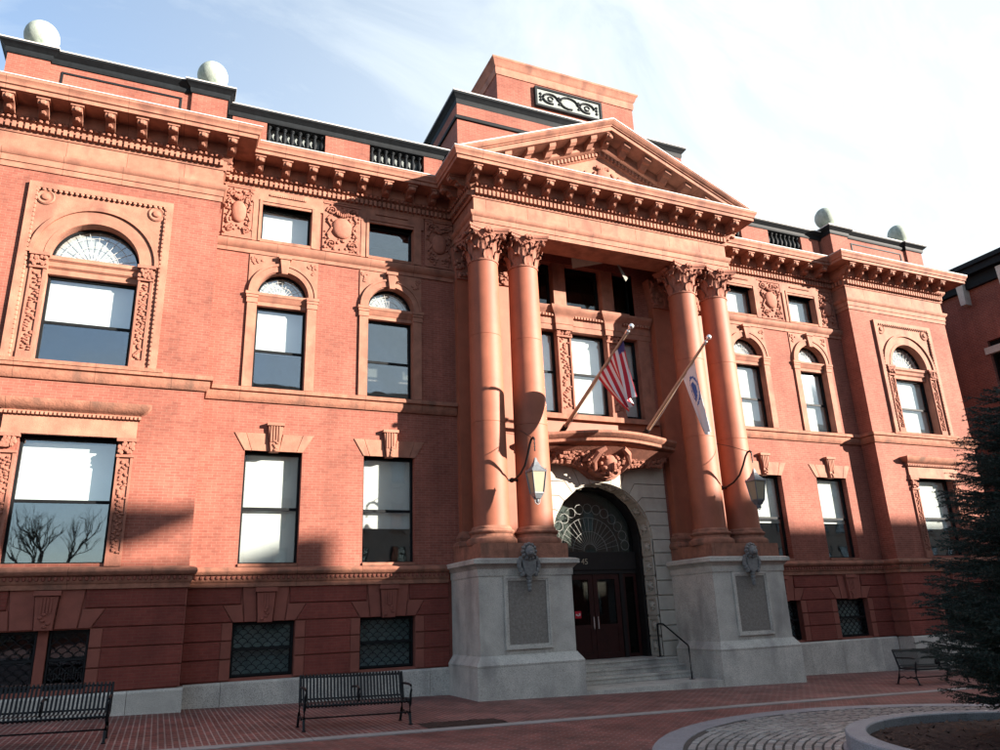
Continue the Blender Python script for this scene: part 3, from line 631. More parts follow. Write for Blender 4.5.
# ------------------------------------------------------------------ parapet, finial balls, attic blocks
CAPP = [(-.02, -.30), (.02, -.30), (.05, -.24), (.05, -.16), (.10, -.12), (.16, -.06), (.18, -.05), (.18, 0), (-.02, .03)]
BAL = MB().lathe([(.075, 0), (.075, .04), (.04, .06), (.05, .1), (.085, .19), (.08, .25), (.04, .36), (.035, .42), (.055, .44), (.055, .46), (.075, .48), (.075, .52)], 0, 0, 12).mesh('baluster', BLACKM)
BALL = MB().lathe([(.30, 0), (.30, .07), (.22, .10), (.20, .16), (.26, .20)]+[(.44*math.cos(R(a)), .56+.44*math.sin(R(a))) for a in range(-50, 90, 8)]+[(.02, 1.0)], 0, 0, 28).mesh('ball_finial', VERD, 40)
PY = .08
for s in (-1, 1):
    for a, c in ((4.7, 5.5), (7.25, 8.6), (10.3, 11.25)): B('parapet_pier', BRICK, BL, (*mir(s, a, c), PY, PY+.4, 14.74, 16.1))
    for c in (6.38, 9.45):
        B('balustrade_back', GREYM, BL, (*mir(s, c-.88, c+.87), PY+.28, PY+.36, 15.3, 16.1)); B('balustrade_base', BLACKM, BL, (*mir(s, c-.88, c+.85), PY+.02, PY+.36, 14.74, 15.38))
        for k in range(8): link('baluster', BAL, BL, (s*(c-.77+.22*k), PY+.13, 15.382), scl=(1, 1, 1.1))
        B('balustrade_rail', BLACKM, BL, (*mir(s, c-.88, c+.86), PY+.01, PY+.3, 15.96, 16.1))
    pth = [(XC-.15, .62), (XC-.15, PY)] if 0 else None
    def cap(path, zt):
        path = path if s > 0 else [(-a_, c_) for a_, c_ in reversed(path)]
        MB().mold([(o, z+zt) for o, z in CAPP], path).build('parapet_cap', BLACKM, BL)
        MB().mold([(-.02, zt+.001), (.185, zt+.001), (.19, zt+.006), (.19, zt+.034), (.0, zt+.05), (-.02, zt+.05)], path).build('cap_flashing', FLASH, BL)
    cap([(4.55, PY), (11.38, PY)], 16.27)
    cap([(11.42, 2.5), (11.42, -.42), (12.37, -.42), (12.37, -.33), (15.76, -.33), (15.76, -.42), (16.72, -.42), (16.72, 3)], 16.38)
    B('parapet_top', FLASH, BL, (*mir(s, 11.44, 16.70), -.3, .7, 16.36, 16.405), (*mir(s, 4.6, 11.40), PY+.02, PY+.5, 16.25, 16.3))
    B('parapet_wall', BRICK, BL, (*mir(s, 11.43, 12.36), -.41, .6, 14.74, 16.10), (*mir(s, 15.77, 16.71), -.41, .6, 14.74, 16.10), (*mir(s, 12.36, 15.77), -.32, .3, 14.74, 16.10))
    f = MB(); strips(f, *mir(s, 12.6, 15.5), 15.05, 15.9, .05, -.345, -.315); f.build('parapet_panel_frame', BLACKM, BL)
    for c in (11.88, 16.14): link('ball_finial', BALL, BL, (s*c, .04, 16.52), 0, (.95, .95, 1.02)); B('ball_plinth', VERD, BL, (s*c-.40, s*c+.40, -.36, .44, 16.41, 16.53))
# attic storeys behind the pediment
B('attic_block', BRICK, BL, (-4.48, 4.48, -.28, 6, 14.8, 18.12))
MB().mold([(o, z*1.3+18.4) for o, z in CAPP], [(-4.46, 6), (-4.46, -.26), (4.46, -.26), (4.46, 6)]).build('attic_cap', BLACKM, BL)
MB().mold([(-.02, 17.42), (.06, 17.42), (.08, 17.46), (.08, 17.5), (.04, 17.56), (-.02, 17.56)], [(-4.48, 6), (-4.48, -.28), (4.48, -.28), (4.48, 6)]).build('attic_string', BLACKM, BL)
MB().mold([(-.02, 18.402), (.185, 18.402), (.19, 18.41), (.19, 18.44), (-.02, 18.46)], [(-4.46, 6), (-4.46, -.26), (4.46, -.26), (4.46, 6)]).build('cap_flashing', FLASH, BL)
B('attic_roof', FLASH, BL, (-4.45, 4.45, -.25, 6, 18.43, 18.465))
B('upper_attic_block', BRICK, BL, (-2.80, 2.80, .14, 5.5, 18.3, 20.1))
MB().mold([(-.02, 20.0), (.03, 20.0), (.05, 20.08), (.05, 20.28), (.1, 20.34), (.14, 20.48), (.2, 20.55), (.2, 20.62), (-.02, 20.66)], [(-2.8, 5.5), (-2.8, .14), (2.8, .14), (2.8, 5.5)]).build('upper_attic_cornice', TERRA, BL)
p = MB(); p.box(-1.3, 1.3, .06, .14, 19.1, 19.8); p.mi = 1
strips(p, -1.37, 1.37, 19.04, 19.86, .08, .02, .13); pq = p.build('date_panel', [PLAQM, BLACKM], BL)
p = MB()
for c, t in ((-.75, 1), (.75, -1), (0, 0)):
    rr = .2 if c else .24
    p.tube([(c+rr*1.5*math.cos(k*.42), .05, 19.45+rr*math.sin(k*.42)) for k in range(13)], .045, 5)
    if c: p.tube([(c+.1*math.cos(k*.6), .05, 19.45+.09*math.sin(k*.6)) for k in range(10)], .03, 5)
for c in (-1.15, -.4, .4, 1.15):
    for k in (-1, 0, 1): p.blob((c, .05, 19.45+.13*k), (.06, .04, .06), 6, 4)
p.build('date_scrollwork', BLACKM, pq)

# ------------------------------------------------------------------ pediment
HX, Z0, SL = 5.42, 14.66, .432
def rk(prof, name, m, y0=-1.62):
    b = MB(); vs = []; n = len(prof)
    for sgn in (-1, 0, 1):
        for o, h in prof:
            if sgn == 0: vs.append((0, y0-o, Z0+HX*SL+h))
            else: X = HX+(h-.06)/SL; vs.append((sgn*X, y0-o, Z0+.06))
    fs = [(i*n+k, (i+1)*n+k, (i+1)*n+(k+1) % n, i*n+(k+1) % n) for i in (0, 1) for k in range(n)]
    return b.add(vs, fs+[tuple(range(n)), tuple(2*n+k for k in range(n-1, -1, -1))]).build(name, m, BL)
rk([(-1.5, .02), (.92, .02), (.94, 0), (.94, -.05), (.9, -.1), (.86, -.15), (.84, -.16), (.84, -.19), (.8, -.2), (.8, -.33), (.79, -.34), (.22, -.34), (.22, -.6), (.14, -.68), (.08, -.70), (.08, -.86), (.02, -.9), (-1.5, -.9)], 'raking_cornice', TERRAJ)
rk([(-1.5, .021), (.93, .021), (.955, .0), (.955, .035), (-1.5, .05)], 'pediment_flashing', FLASH)
rb = MB()
rb.add([(q*.11, y, z+q*.11*k_*SL) for k_ in (1,) for q in (-1, 1) for y, z in ((.02, 0), (-.47, 0), (-.47, -.12), (-.38, -.19), (-.26, -.17), (-.12, -.29), (.02, -.29))],
       [tuple(range(7)), tuple(range(13, 6, -1))]+[(i, 7+i, 7+(i+1) % 7, (i+1) % 7) for i in range(7)])
RM = {1: rb.mesh('raking_modillion', TERRA)}
rb2 = MB(); rb2.v = [(-a, b_, c) for a, b_, c in rb.v]; rb2.f = rb.f; rb2.m = rb.m; RM[-1] = rb2.mesh('raking_modillion', TERRA)
dn = MB()
for s in (-1, 1):
    for i in range(5):
        X = .62+.76*i; link('raking_modillion', RM[-s], BL, (s*X, -1.84, Z0+(HX-X)*SL-.342))
    for i in range(24):
        X = .1+.13*i; z = Z0+(HX-X)*SL-.71
        dn.box(s*X-.04, s*X+.04, -1.76, -1.7, z-.13, z)
modil(0, -1.84, 0, Z0+HX*SL-.36)
tag(dn.build('raking_dentils', TERRA, BL), kind='stuff')
MB().poly([(-3.5, 14.76), (3.5, 14.76), (0, 14.76+3.5*SL)], -1.64, -1.2).build('tympanum', TERRA, BL)
b = MB(); b.blob((0, -1.68, 15.3), (.3, .12, .36), 16, 10); rnd = random.Random(5)
for t in (-1, 1):
    for k in range(3):
        c = t*(.5+.5*k); rr = .2-.045*k; cz = 15.02+rr*.2
        b.tube([(c+t*rr*(1-i/15)*math.cos(i*.8), -1.68, cz+rr*(1-i/15)*math.sin(i*.8)) for i in range(13)], [.05-.008*k]*13, 6)
    for k in range(34): X = rnd.uniform(.28, 2.1); b.blob((t*X, -1.67, 14.82+rnd.random()*(.85-.33*X)), (.07, .05, .06), 6, 4)
for k in range(8): b.blob((.06*(k-3.5), -1.7, 15.66+.03*math.cos(k)), (.05, .06, .08), 6, 4)
b.build('tympanum_carving', CARVE, BL)
# roof sides of the portico
B('portico_gable_back', BRICK, BL, (-3.9, 3.9, -1.2, .3, 14.7, 15.35))

# ------------------------------------------------------------------ portico: pedestals, columns, capitals
def leaf(b, a, r0, z0, h, wd, curl):        # acanthus leaf on the bell
    ca, sa = math.cos(a), math.sin(a); tx, ty = -sa, ca; vs = []; fs = []
    prof = [(0, 0, .8), (.02, .3, 1), (.035, .6, .95), (.07, .85, .75), (.07+curl*.6, 1.0, .55), (.07+curl, .95, .4), (.06+curl, .84, .2)]
    for o, t, q in prof:
        for k in (-1, -.5, 0, .5, 1):
            rr = r0+o+(.03 if abs(k) < .3 else (.012 if abs(k) > .9 else -.005)); X = rr*ca+tx*wd*q*k*.5; Y = rr*sa+ty*wd*q*k*.5; vs.append((X, Y, z0+h*t-.03*abs(k)*(t > .5)))
    for i in range(len(prof)-1):
        for k in range(4): fs.append((i*5+k, i*5+k+1, i*5+6+k, i*5+5+k))
    b.add(vs, fs)
cb = MB(); H0 = 1.12
cb.lathe([(.43, 0), (.47, .01), (.475, .05), (.44, .07), (.42, .1), (.42, .5), (.45, .8), (.53, .94)], 0, 0, 24)
for i in range(8): leaf(cb, 2*math.pi*i/8, .42, .08, .36, .30, .10)
for i in range(8): leaf(cb, 2*math.pi*(i+.5)/8, .425, .22, .52, .28, .13)
for i in range(4):
    a = math.pi/4+math.pi/2*i; ca, sa = math.cos(a), math.sin(a)
    for t in (-1, 1):                             # corner volutes
        tx, ty = -sa*t, ca*t; pts = [(.40*ca+tx*.22, .40*sa+ty*.22, .55), (.5*ca+tx*.16, .5*sa+ty*.16, .76)]
        pts += [(((.66+.09*(1-k/11)*math.cos(1.9-k*.75))*ca+tx*.06), ((.66+.09*(1-k/11)*math.cos(1.9-k*.75))*sa+ty*.06), .86+.09*(1-k/11)*math.sin(1.9-k*.75)) for k in range(10)]
        cb.tube(pts, .035, 5)
    cb.blob((.66*ca, .66*sa, .86), (.05, .05, .05), 6, 4)
    a = math.pi/2*i; ca, sa = math.cos(a), math.sin(a)
    for k in range(5): cb.blob((.57*ca-sa*.05*(k-2), .57*sa+ca*.05*(k-2), .99+.03*(k % 2)), (.06, .06, .07), 6, 4)
    for t in (-1, 1): cb.tube([(.46*ca-sa*t*.12, .46*sa+ca*t*.12, .6), (.5*ca-sa*t*.16, .5*sa+ca*t*.16, .8), (.52*ca-sa*t*.1, .52*sa+ca*t*.1, .87), (.53*ca-sa*t*.04, .53*sa+ca*t*.04, .82)], .03, 5)
ab = []
for i in range(4):                                 # abacus with concave sides
    a0 = math.pi/4+math.pi/2*i
    for k in range(9):
        t = k/9-.5; px_, py_ = .62-.15*(1-(2*t)**2), 2*t*.62
        an = math.pi/2*(i+.5)+math.pi/4; ca, sa = math.cos(an), math.sin(an); ab.append((px_*ca-py_*sa, px_*sa+py_*ca))
for z0, z1, q in ((.94, 1.03, .96), (1.03, 1.115, 1.02)):
    n = len(ab); cb.add([(x*q, y*q, z0) for x, y in ab]+[(x*q, y*q, z1) for x, y in ab], [tuple(range(n-1, -1, -1)), tuple(n+i for i in range(n))]+[(i, (i+1) % n, n+(i+1) % n, n+i) for i in range(n)])
CAPM = cb.mesh('capital', CARVE, 50)
def drum(z0, z1): 
    f = lambda z: .481-.046*((z-4.19)/7.53)**1.6
    n = 8; return [(f(z0)-.008, z0), (f(z0), z0+.008)]+[(f(z0+(z1-z0)*i/n), z0+(z1-z0)*i/n) for i in range(1, n)]+[(f(z1), z1-.008), (f(z1)-.008, z1)]
DR = [MB().lathe(drum(a, c), 0, 0, 40).mesh('shaft_drum', COLM, 30) for a, c in ((4.19, 6.95), (6.95, 9.45), (9.45, 11.70))]
BASEM = MB().lathe([(.64, 3.72), (.66, 3.76), (.665, 3.82), (.65, 3.87), (.61, 3.90), (.57, 3.91), (.545, 3.95), (.545, 3.99), (.58, 4.01), (.6, 4.05), (.585, 4.09), (.53, 4.11), (.53, 4.14), (.50, 4.19), (.48, 4.20)], 0, 0, 40).mesh('column_base', SILL, 35)
CY = -1.29
for s in (-1, 1):
    for c in (4.181, 2.895):
        cl = link('column', BASEM, BL, (s*c, CY, 0))
        for d in DR: link('shaft_drum', d, cl)
        link('capital', CAPM, cl, (0, 0, 11.69), 0, (.98, .98, .93))
        # responding pilaster
        p = MB(); p.box(s*c-.42, s*c+.42, -.24, .02, 4.2, 11.7); p.build('pilaster', COLM, BL)
        pb2 = MB().mold([(-.01, 3.72), (.17, 3.72), (.19, 3.8), (.15, 3.9), (.08, 3.93), (.1, 4.02), (.04, 4.12), (.0, 4.2), (-.01, 4.2)], [(s*c-.42, 0), (s*c-.42, -.24), (s*c+.42, -.24), (s*c+.42, 0)]); pb2.build('pilaster_base', SILL, BL)
        pc = MB(); pc.poly([(s*c-.42, 11.7), (s*c+.42, 11.7), (s*c+.56, 12.72), (s*c-.56, 12.72)], -.3, .02)
        for k in range(46): z = random.uniform(11.75, 12.65); pc.blob((s*c+random.uniform(-.44, .44)*(1+.25*(z-11.7)), -.31, z), (.07, .06, .08), 6, 4)
        pc.build('pilaster_capital', CARVE, BL)
    x0, x1 = mir(s, 2.26, 4.855)
    # pedestal in granite pieces
    pd = MB(); pd.box(x0-.144, x1+.144, -2.077, -.101, -1, .84); pd.build('pedestal_base', GRAN, BL)
    MB().mold([(-.03, .845), (.15, .845), (.155, .88), (.11, .95), (.05, 1.03), (.02, 1.08), (-.03, 1.085)], [(x0, -.1), (x0, -1.933), (x1, -1.933), (x1, -.1)]).build('pedestal_base_moulding', GRAN, BL)
    c = (x0+x1)/2; pv = MB(); pv.box(x0, c-.66, -1.933, -.02, .85, 2.95); pv.box(c+.66, x1, -1.933, -.02, .85, 2.95); pv.box(c-.656, c+.656, -1.925, -.02, .85, 2.95); pd = pv.build('pedestal_shaft', GRAN, BL)
    MB().mold([(-.03, 2.93), (.02, 2.93), (.03, 2.98), (.03, 3.1), (.06, 3.13), (.12, 3.2), (.17, 3.22), (.17, 3.32), (.1, 3.35), (-.03, 3.37)], [(x0, -.02), (x0, -1.933), (x1, -1.933), (x1, -.02)]).build('pedestal_cap', GRAN, BL)
    B('pedestal_top', GRAN, BL, (x0+.02, x1-.02, -1.9, -.02, 3.2, 3.355))
    b = MB(); b.box(x0+.07, x1-.07, -1.96, -.03, 3.356, 3.73); b.build('plinth', SILL, BL)
    pf = MB(); strips(pf, c-.64, c+.64, 1.2, 2.92, .06, -1.985, -1.92); strips(pf, c-.58, c+.58, 1.26, 2.86, .05, -1.965, -1.92); fo = pf.build('plaque_frame', GRAN, BL)
    B('plaque_field', mat('weathered_plaque_stone', (.20, .175, .15), .85, .25, 14, .3, 70, speck=((.11, .10, .09), 60)), fo, (c-.53, c+.53, -1.94, -1.915, 1.31, 2.81))
    # worn incised lettering, too weathered to read: shallow dashes
    # lion and shield ornament
    o = MB(); y = -2.12
    o.poly([(c-.16, 2.98), (c-.2, 3.3), (c, 3.36), (c+.2, 3.3), (c+.16, 2.98), (c, 2.86)], y-.06, y+.12, .02)
    o.blob((c, y-.09, 3.5), (.13, .13, .15), 10, 7); o.blob((c, y-.2, 3.45), (.07, .07, .06), 8, 5)
    for k in range(12): a = 2*math.pi*k/12; o.blob((c+.17*math.cos(a), y-.04, 3.5+.18*math.sin(a)), (.06, .08, .06), 6, 4)
    for t in (-1, 1):
        for k in range(5): o.blob((c+t*(.22+.05*math.sin(k)), y, 3.32-.09*k), (.07, .07, .08), 6, 4)
    for k in range(4): o.blob((c, y+.02, 2.86-.09*k), (.09-.012*k, .07, .07), 8, 5)
    o.box(c-.1, c+.1, y, -1.9, 2.9, 3.3); o.build('shield_ornament', mat('dull_bronze', (.14, .135, .13), .6, .35, 14, .3, 40, .4), BL)

# ------------------------------------------------------------------ portico back wall: windows, hood, door surround
for cx, hw in ((0, .66), (-1.53, .36), (1.53, .36)):
    window(cx, .2, 7.88, 10.52, hw, 9.2, [(7.9, 10.5)])
    window(cx, .28, 11.4, 12.95, hw, None, None, glass=GLASSD)
for s in (-1, 1):
    for x0, x1 in ((.67, 1.16), (1.9, 2.35)):
        a, c = mir(s, x0, x1)
        m = MB(); m.box(a, c, -.0, .3, 7.75, 10.55); m.box(a+.02, c-.02, .05, .35, 11.36, 12.96); m.build('window_mullion', TERRA, BL)
        if x0 < 1:
            m = MB(); m.box(a, a+.06, -.05, .0, 7.95, 10.3); m.box(c-.06, c, -.05, .0, 7.95, 10.3); m.box(a-.02, c+.02, -.06, .0, 7.75, 7.95); m.box(a-.03, c+.03, -.08, .0, 10.32, 10.38)
            for k in range(60): m.blob((random.uniform(a+.1, c-.1), -.01, 8.0+2.3*k/60), (.06, .035, .035), 6, 4)
            for k in range(20): m.blob((random.uniform(a, c), -.04, random.uniform(10.4, 10.52)), (.05, .05, .05), 6, 4)
            m.build('mullion_carving', CARVE, BL)
MB().mold([(-.3, 10.55), (.02, 10.55), (.02, 10.72), (.04, 10.74), (.04, 10.95), (.06, 11.0), (.1, 11.06), (.2, 11.16), (.24, 11.24), (.24, 11.3), (-.3, 11.36)], [(-2.4, 0), (-1.2, 0), (-1.2, -.09), (-.63, -.09), (-.63, 0), (.63, 0), (.63, -.09), (1.2, -.09), (1.2, 0), (2.4, 0)]).build('window_transom_entablature', TERRA, BL)
d = MB()
for i in range(44): d.box(-2.3+.107*i-.03, -2.3+.107*i+.03, -.14, -.05, 10.97, 11.05)
tag(d.build('transom_dentils', TERRA, BL), kind='stuff')
B('window_apron', COLM, BL, (-2.4, 2.4, -.06, .3, 6.42, 7.6)); B('apron_sill', SILL, BL, (-2.3, 2.3, -.2, .2, 7.6, 7.76))
# bowed hood over the door
n = 24; hb = MB(); vs = []; prf = [(.0, 6.55), (.72, 6.62), (.78, 6.66), (.78, 6.74), (.84, 6.78), (.90, 6.86), (.90, 6.93), (.0, 7.0)]
bow = lambda x: 1+.5*math.cos(x/2.35*math.pi/2)**1.2
for i in range(n+1):
    X = -2.34+4.68*i/n
    for o, z in prf: vs.append((X, -o*bow(X), z+.1*math.cos(X/2.35*math.pi/2)))
k_ = len(prf); hb.add(vs, [(i*k_+j, (i+1)*k_+j, (i+1)*k_+(j+1) % k_, i*k_+(j+1) % k_) for i in range(n) for j in range(k_)]+[tuple(range(k_)), tuple(n*k_+j for j in range(k_-1, -1, -1))]); hb.build('door_hood', SILL, BL)
hb = MB(); rnd = random.Random(11)
hp = [(-2.3, 6.6), (2.3, 6.6), (2.3, 6.28), (1.2, 6.25), (.75, 6.05), (.45, 5.82), (0, 5.75), (-.45, 5.82), (-.75, 6.05), (-1.2, 6.25), (-2.3, 6.28)]
hb.poly(hp, -.16, .02)
hb.add([(-2.2, -.1, 6.3), (2.2, -.1, 6.3), (2.25, -.75, 6.58), (-2.25, -.75, 6.58), (0, -.2, 5.95), (0, -1.05, 6.62)], [(0, 4, 5, 3), (4, 1, 2, 5), (3, 5, 2)])
hb.blob((0, -.55, 6.22), (.30, .28, .36), 14, 9)
for k in range(70): a = rnd.uniform(0, 6.28); e = rnd.uniform(-1.2, 1.2); hb.blob((.33*math.cos(e)*math.cos(a), -.55+.31*math.cos(e)*math.sin(a), 6.22+.38*math.sin(e)), (.075, .07, .06), 6, 4)
hb.poly([(-.5, 6.6), (.5, 6.6), (.5, 5.98), (.3, 5.84), (0, 5.79), (-.3, 5.84), (-.5, 5.98)], -.44, .0)
for t in (-1, 1): hb.poly([(t*.3, 6.6), (t*2.25, 6.6), (t*2.25, 6.36), (t*1.25, 6.32), (t*.3, 6.1)], -.42, .0)
for i in range(300):
    X = rnd.uniform(-2.1, 2.1); q = rnd.random(); lo = 5.95+.25*min(1, abs(X)/1.2)
    z = lo+(6.55-lo)*q; hb.blob((X, -.36-.42*q*(1-.25*abs(X)), z), (.08, .09, .07), 6, 4)
for t in (-1, 1):
    hb.tube([(t*.45, -.55, 5.98), (t*.6, -.75, 6.2), (t*.5, -.9, 6.45), (t*.3, -1.0, 6.58)], [.05, .09, .11, .08], 7)
    for c0 in (.8, 1.3): hb.tube([(t*(c0+.16*(1-i/14)*math.cos(i*.8)), -.5, 6.38+.13*(1-i/14)*math.sin(i*.8)) for i in range(12)], .045, 6)
hb.build('hood_carving', CARVE, BL)
# pale stone arch with keyed voussoirs
AR, AZC = 1.72, 3.99; Yf = -.02
B('arch_backing', LIME, BL, (-2.36, -1.75, .06, .6, .2, 6.4), (1.75, 2.36, .06, .6, .2, 6.4)); MB().poly([(-2.36, 6.4), (2.36, 6.4), (2.36, AZC)]+arc(0, AZC, 1.74, 0, 180, 30)+[(-2.36, AZC)], .06, .6).build('arch_backing', LIME, BL)
g = .012; zl = [.2, .66, 1.09, 1.52, 1.95, 2.38, 2.81, 3.24, 3.62, AZC+.03]
for s in (-1, 1):
    for z0, z1 in zip(zl, zl[1:]): MB().poly([(s*a, z) for a, z in ((AR, z0+g), (2.35, z0+g), (2.35, z1-g), (AR, z1-g))], Yf, .065, .012).build('jamb_stone', LIME, BL)
    an = [1, 15.5, 29, 42, 54.5, 66.5, 78]; zt = [AZC+.03, 4.45, 4.87, 5.29, 5.71, 6.38, 6.38]
    for i in range(6):
        a0, a1 = an[i], an[i+1]; pts = arc(0, AZC, AR, a0+.35, a1-.35, 5)
        def outp(a, zt_):                      # where the radial joint meets its bed joint or the top
            x_ = (zt_-AZC)/math.tan(R(a)); return (x_, zt_)
        p1 = outp(a1-.3, zt[i+1]-g); p0 = outp(a0+.3, max(zt[i]+g, AZC+.04)) if i else (AR, AZC+.03+g)
        poly = list(pts)+[p1]
        if zt[i+1] <= 6.3: poly += [(2.35, zt[i+1]-g), (2.35, zt[i]+g)]
        elif zt[i] < 6.3: poly += [(2.35, zt[i+1]-g), (2.35, zt[i]+g)]
        if i: poly += [p0]
        MB().poly([(s*a, z) for a, z in poly], Yf, .065, 0).build('voussoir', LIME, BL)
pts = arc(0, AZC, AR, 78.35, 101.65, 5); k = 2.39/math.tan(R(78.3))
MB().poly(list(pts)+[(-k, 6.38), (k, 6.38)], Yf-.01, .065, 0).build('voussoir', LIME, BL)
# coffered reveal
rv = MB(); n = 34; vs = []
pathr = [(AR, .66), (AR, AZC)]+arc(0, AZC, AR, 0, 180, n)[1:-1]+[(-AR, AZC), (-AR, .66)]
for X, Z in pathr: vs += [(X, .0, Z), (X, .62, Z)]
rv.add(vs, [(2*i, 2*i+1, 2*i+3, 2*i+2) for i in range(len(pathr)-1)]); rv.build('arch_reveal', LIME, BL, norm=False)
def rpos(t):                                    # along the reveal -> position and inward normal
    Lj = AZC-.66; La = math.pi*AR; d = t*(2*Lj+La)
    if d < Lj: return (AR, .66+d), (-1, 0)
    if d < Lj+La: a = (d-Lj)/AR; return (AR*math.cos(a), AZC+AR*math.sin(a)), (-math.cos(a), -math.sin(a))
    return (-AR, AZC-(d-Lj-La)), (1, 0)
for i in range(21):
    c = MB(); (X, Z), (nx, nz) = rpos((i+.5)/21); tx, tz = -nz, nx
    def bar(u0, u1, y0, y1, h):
        vs = []
        for hh in (0, h):
            for u in (u0, u1):
                for y in (y0, y1): vs.append((X+tx*u+nx*hh, y, Z+tz*u+nz*hh))
        c.add(vs, [(0, 1, 3, 2), (4, 6, 7, 5), (0, 4, 5, 1), (2, 3, 7, 6), (0, 2, 6, 4), (1, 5, 7, 3)])
    bar(-.25, .25, .04, .12, .04); bar(-.25, .25, .48, .57, .04); bar(-.27, -.18, .12, .48, .04); bar(.18, .27, .12, .48, .04)
    c.blob((X+nx*.015, .3, Z+nz*.015), (.09, .10, .09), 8, 5)
    for k in range(6): a = k*math.pi/3; c.blob((X+tx*.09*math.cos(a)+nx*.02, .3+.1*math.sin(a), Z+tz*.09*math.cos(a)+nz*.02), (.045, .045, .045), 6, 4)
    c.build('coffer', LIME, BL)
# fanlight, transom and doors
fr = MB(); fr.poly(arc(0, AZC, AR+.02, 180, 0, 30)+arc(0, AZC, AR-.1, 0, 180, 30), .4, .78); fr.box(-AR-.02, -AR+.12, .4, .78, .66, AZC); fr.box(AR-.12, AR+.02, .4, .78, .66, AZC)
fr.box(-AR+.16, AR-.16, .58, .8, 3.2, 3.72); fr.box(-AR+.16, AR-.16, .62, .78, 3.08, 3.2)
for X in (-1.0, 1.0): fr.box(X-.06, X+.06, .62, .78, .66, 3.08)
df = fr.build('door_frame', mat('black_door_frame', (.012, .010, .010), .5, .2, 6, .05), BL)
MB().poly([(-1.56, 3.72)]+arc(0, AZC, AR-.14, 180, 0, 30)+[(1.56, 3.72)], .68, .686).build('fanlight_pane', GLASSD, df)
B('fanlight_drape', mat('dull_drape', (.15, .14, .12), .9, .2, 2, 0), df, *[(x_, x_+.62, .86+.02*(k % 2), .87+.02*(k % 2), 3.7, 5.6) for k, x_ in enumerate((-1.6, -.97, -.34, .29, .92))])
c = MB()
for k in range(1, 18): a = math.pi*k/18; c.tube([(.22*math.cos(a), .66, 3.75+.22*math.sin(a)), (1.02*math.cos(a), .66, 3.75+1.02*math.sin(a))], .007, 4)
for rr in (.22, .6, 1.02): c.tube([(rr*math.cos(math.pi*k/20), .66, 3.75+rr*math.sin(math.pi*k/20)) for k in range(21)], .008, 4)
for k in range(13):
    a = math.pi*(k+.5)/13; X, Z = 1.27*math.cos(a), 3.78+1.27*math.sin(a); c.tube([(X+.15*math.cos(t*.7), .66, Z+.15*math.sin(t*.7)) for t in range(10)], .010, 4)
c.build('fanlight_tracery', mat('grey_tracery', (.20, .20, .185), .7, .2, 9, 0), df)
for s in (-1, 1):
    dr = MB(); a, q = mir(s, .01, .93); strips(dr, a, q, .67, 3.07, .15, .66, .72); dr.box(a+.15, q-.15, .665, .72, 1.5, 1.62); dr.box(a+.15, q-.15, .68, .71, .82, 1.5)
    d0 = dr.build('door', DOORM, BL); B('pane', DGLASS, d0, (a+.15, q-.15, .69, .696, 1.62, 2.92)); B('pull_handle', SILV, d0, (*mir(s, .06, .09), .6, .63, 1.5, 1.85), (*mir(s, .065, .085), .6, .67, 1.52, 1.54), (*mir(s, .065, .085), .6, .67, 1.81, 1.83))
    a, q = mir(s, 1.06, 1.56); sd = MB(); strips(sd, a, q, .67, 3.07, .09, .66, .72); d1 = sd.build('sidelight', DOORM, BL); B('pane', DGLASS, d1, (a+.09, q-.09, .69, .696, .76, 2.98))
sg = B('door_notice', RSIGN, BL, (-.68, -.48, .64, .655, 1.82, 2.02)); B('notice_mark', FWHT, sg, (-.66, -.61, .636, .6395, 1.90, 1.94), (-.61, -.56, .636, .6395, 1.88, 1.91), (-.56, -.51, .636, .6395, 1.89, 1.96))
cu = bpy.data.curves.new('house_number', 'FONT'); cu.body = '45'; cu.size = .24; cu.extrude = .006; cu.align_x = 'CENTER'
to = bpy.data.objects.new('house_number', cu); col.objects.link(to); to.rotation_euler.x = R(90); to.location = (-.28, .575, 3.36)
bpy.context.view_layer.update(); me = bpy.data.meshes.new_from_object(to.evaluated_get(bpy.context.evaluated_depsgraph_get())); bpy.data.objects.remove(to)
me.materials.clear(); me.materials.append(mat('number_gilt', (.30, .27, .2), .4, .1, 5, 0)); o = link('house_number', me, BL, (-.28, .574, 3.36)); o.rotation_euler.x = R(90)
for o_ in [q for q in bpy.data.objects if q.parent == BL and q.name.split('.')[0] in ('door_frame', 'door', 'sidelight', 'door_notice', 'house_number')]: o_.location.y += .2
# steps
B('landing_slab', GRAN, BL, (-2.11, 2.11, -2.07, -.7, -.6, .13))
for k, (y, z) in enumerate(((-.75, .31), (-.42, .485), (-.09, .66))): B('step', GRAN, BL, (-2.112, 2.112, y, .9, z-.172, z-.055), (-2.112, 2.112, y-.025, .9, z-.055, z))
# torn bird netting under the portico
b = MB(); b.add([(-.9, -.8, 12.9), (.25, -.85, 12.72), (-.7, -.5, 12.55), (.3, -.9, 12.55)], [(0, 1, 2)]); b.add([(.75, -.9, 12.72), (1.0, -.95, 12.15), (1.12, -.9, 12.3), (.8, -.92, 12.74)], [(0, 1, 2, 3)])
b.build('torn_netting', NET, BL, norm=False)

# ------------------------------------------------------------------ handrail
hr = thing('handrail', 'thin black iron handrail beside the entrance steps', 'handrail', (1.65, 0, .13))
MB().tube([(0, -1.3, 0), (0, -1.3, .84), (0, -1.25, .89), (0, -.2, 1.44), (0, .02, 1.45), (0, .09, 1.42), (0, .1, 1.36), (0, .1, .53)], .024, 8).build('rail', IRON, hr); B('foot_plate', IRON, hr, (-.06, .06, -1.36, -1.24, 0, .015), (-.06, .06, .04, .16, .53, .545))

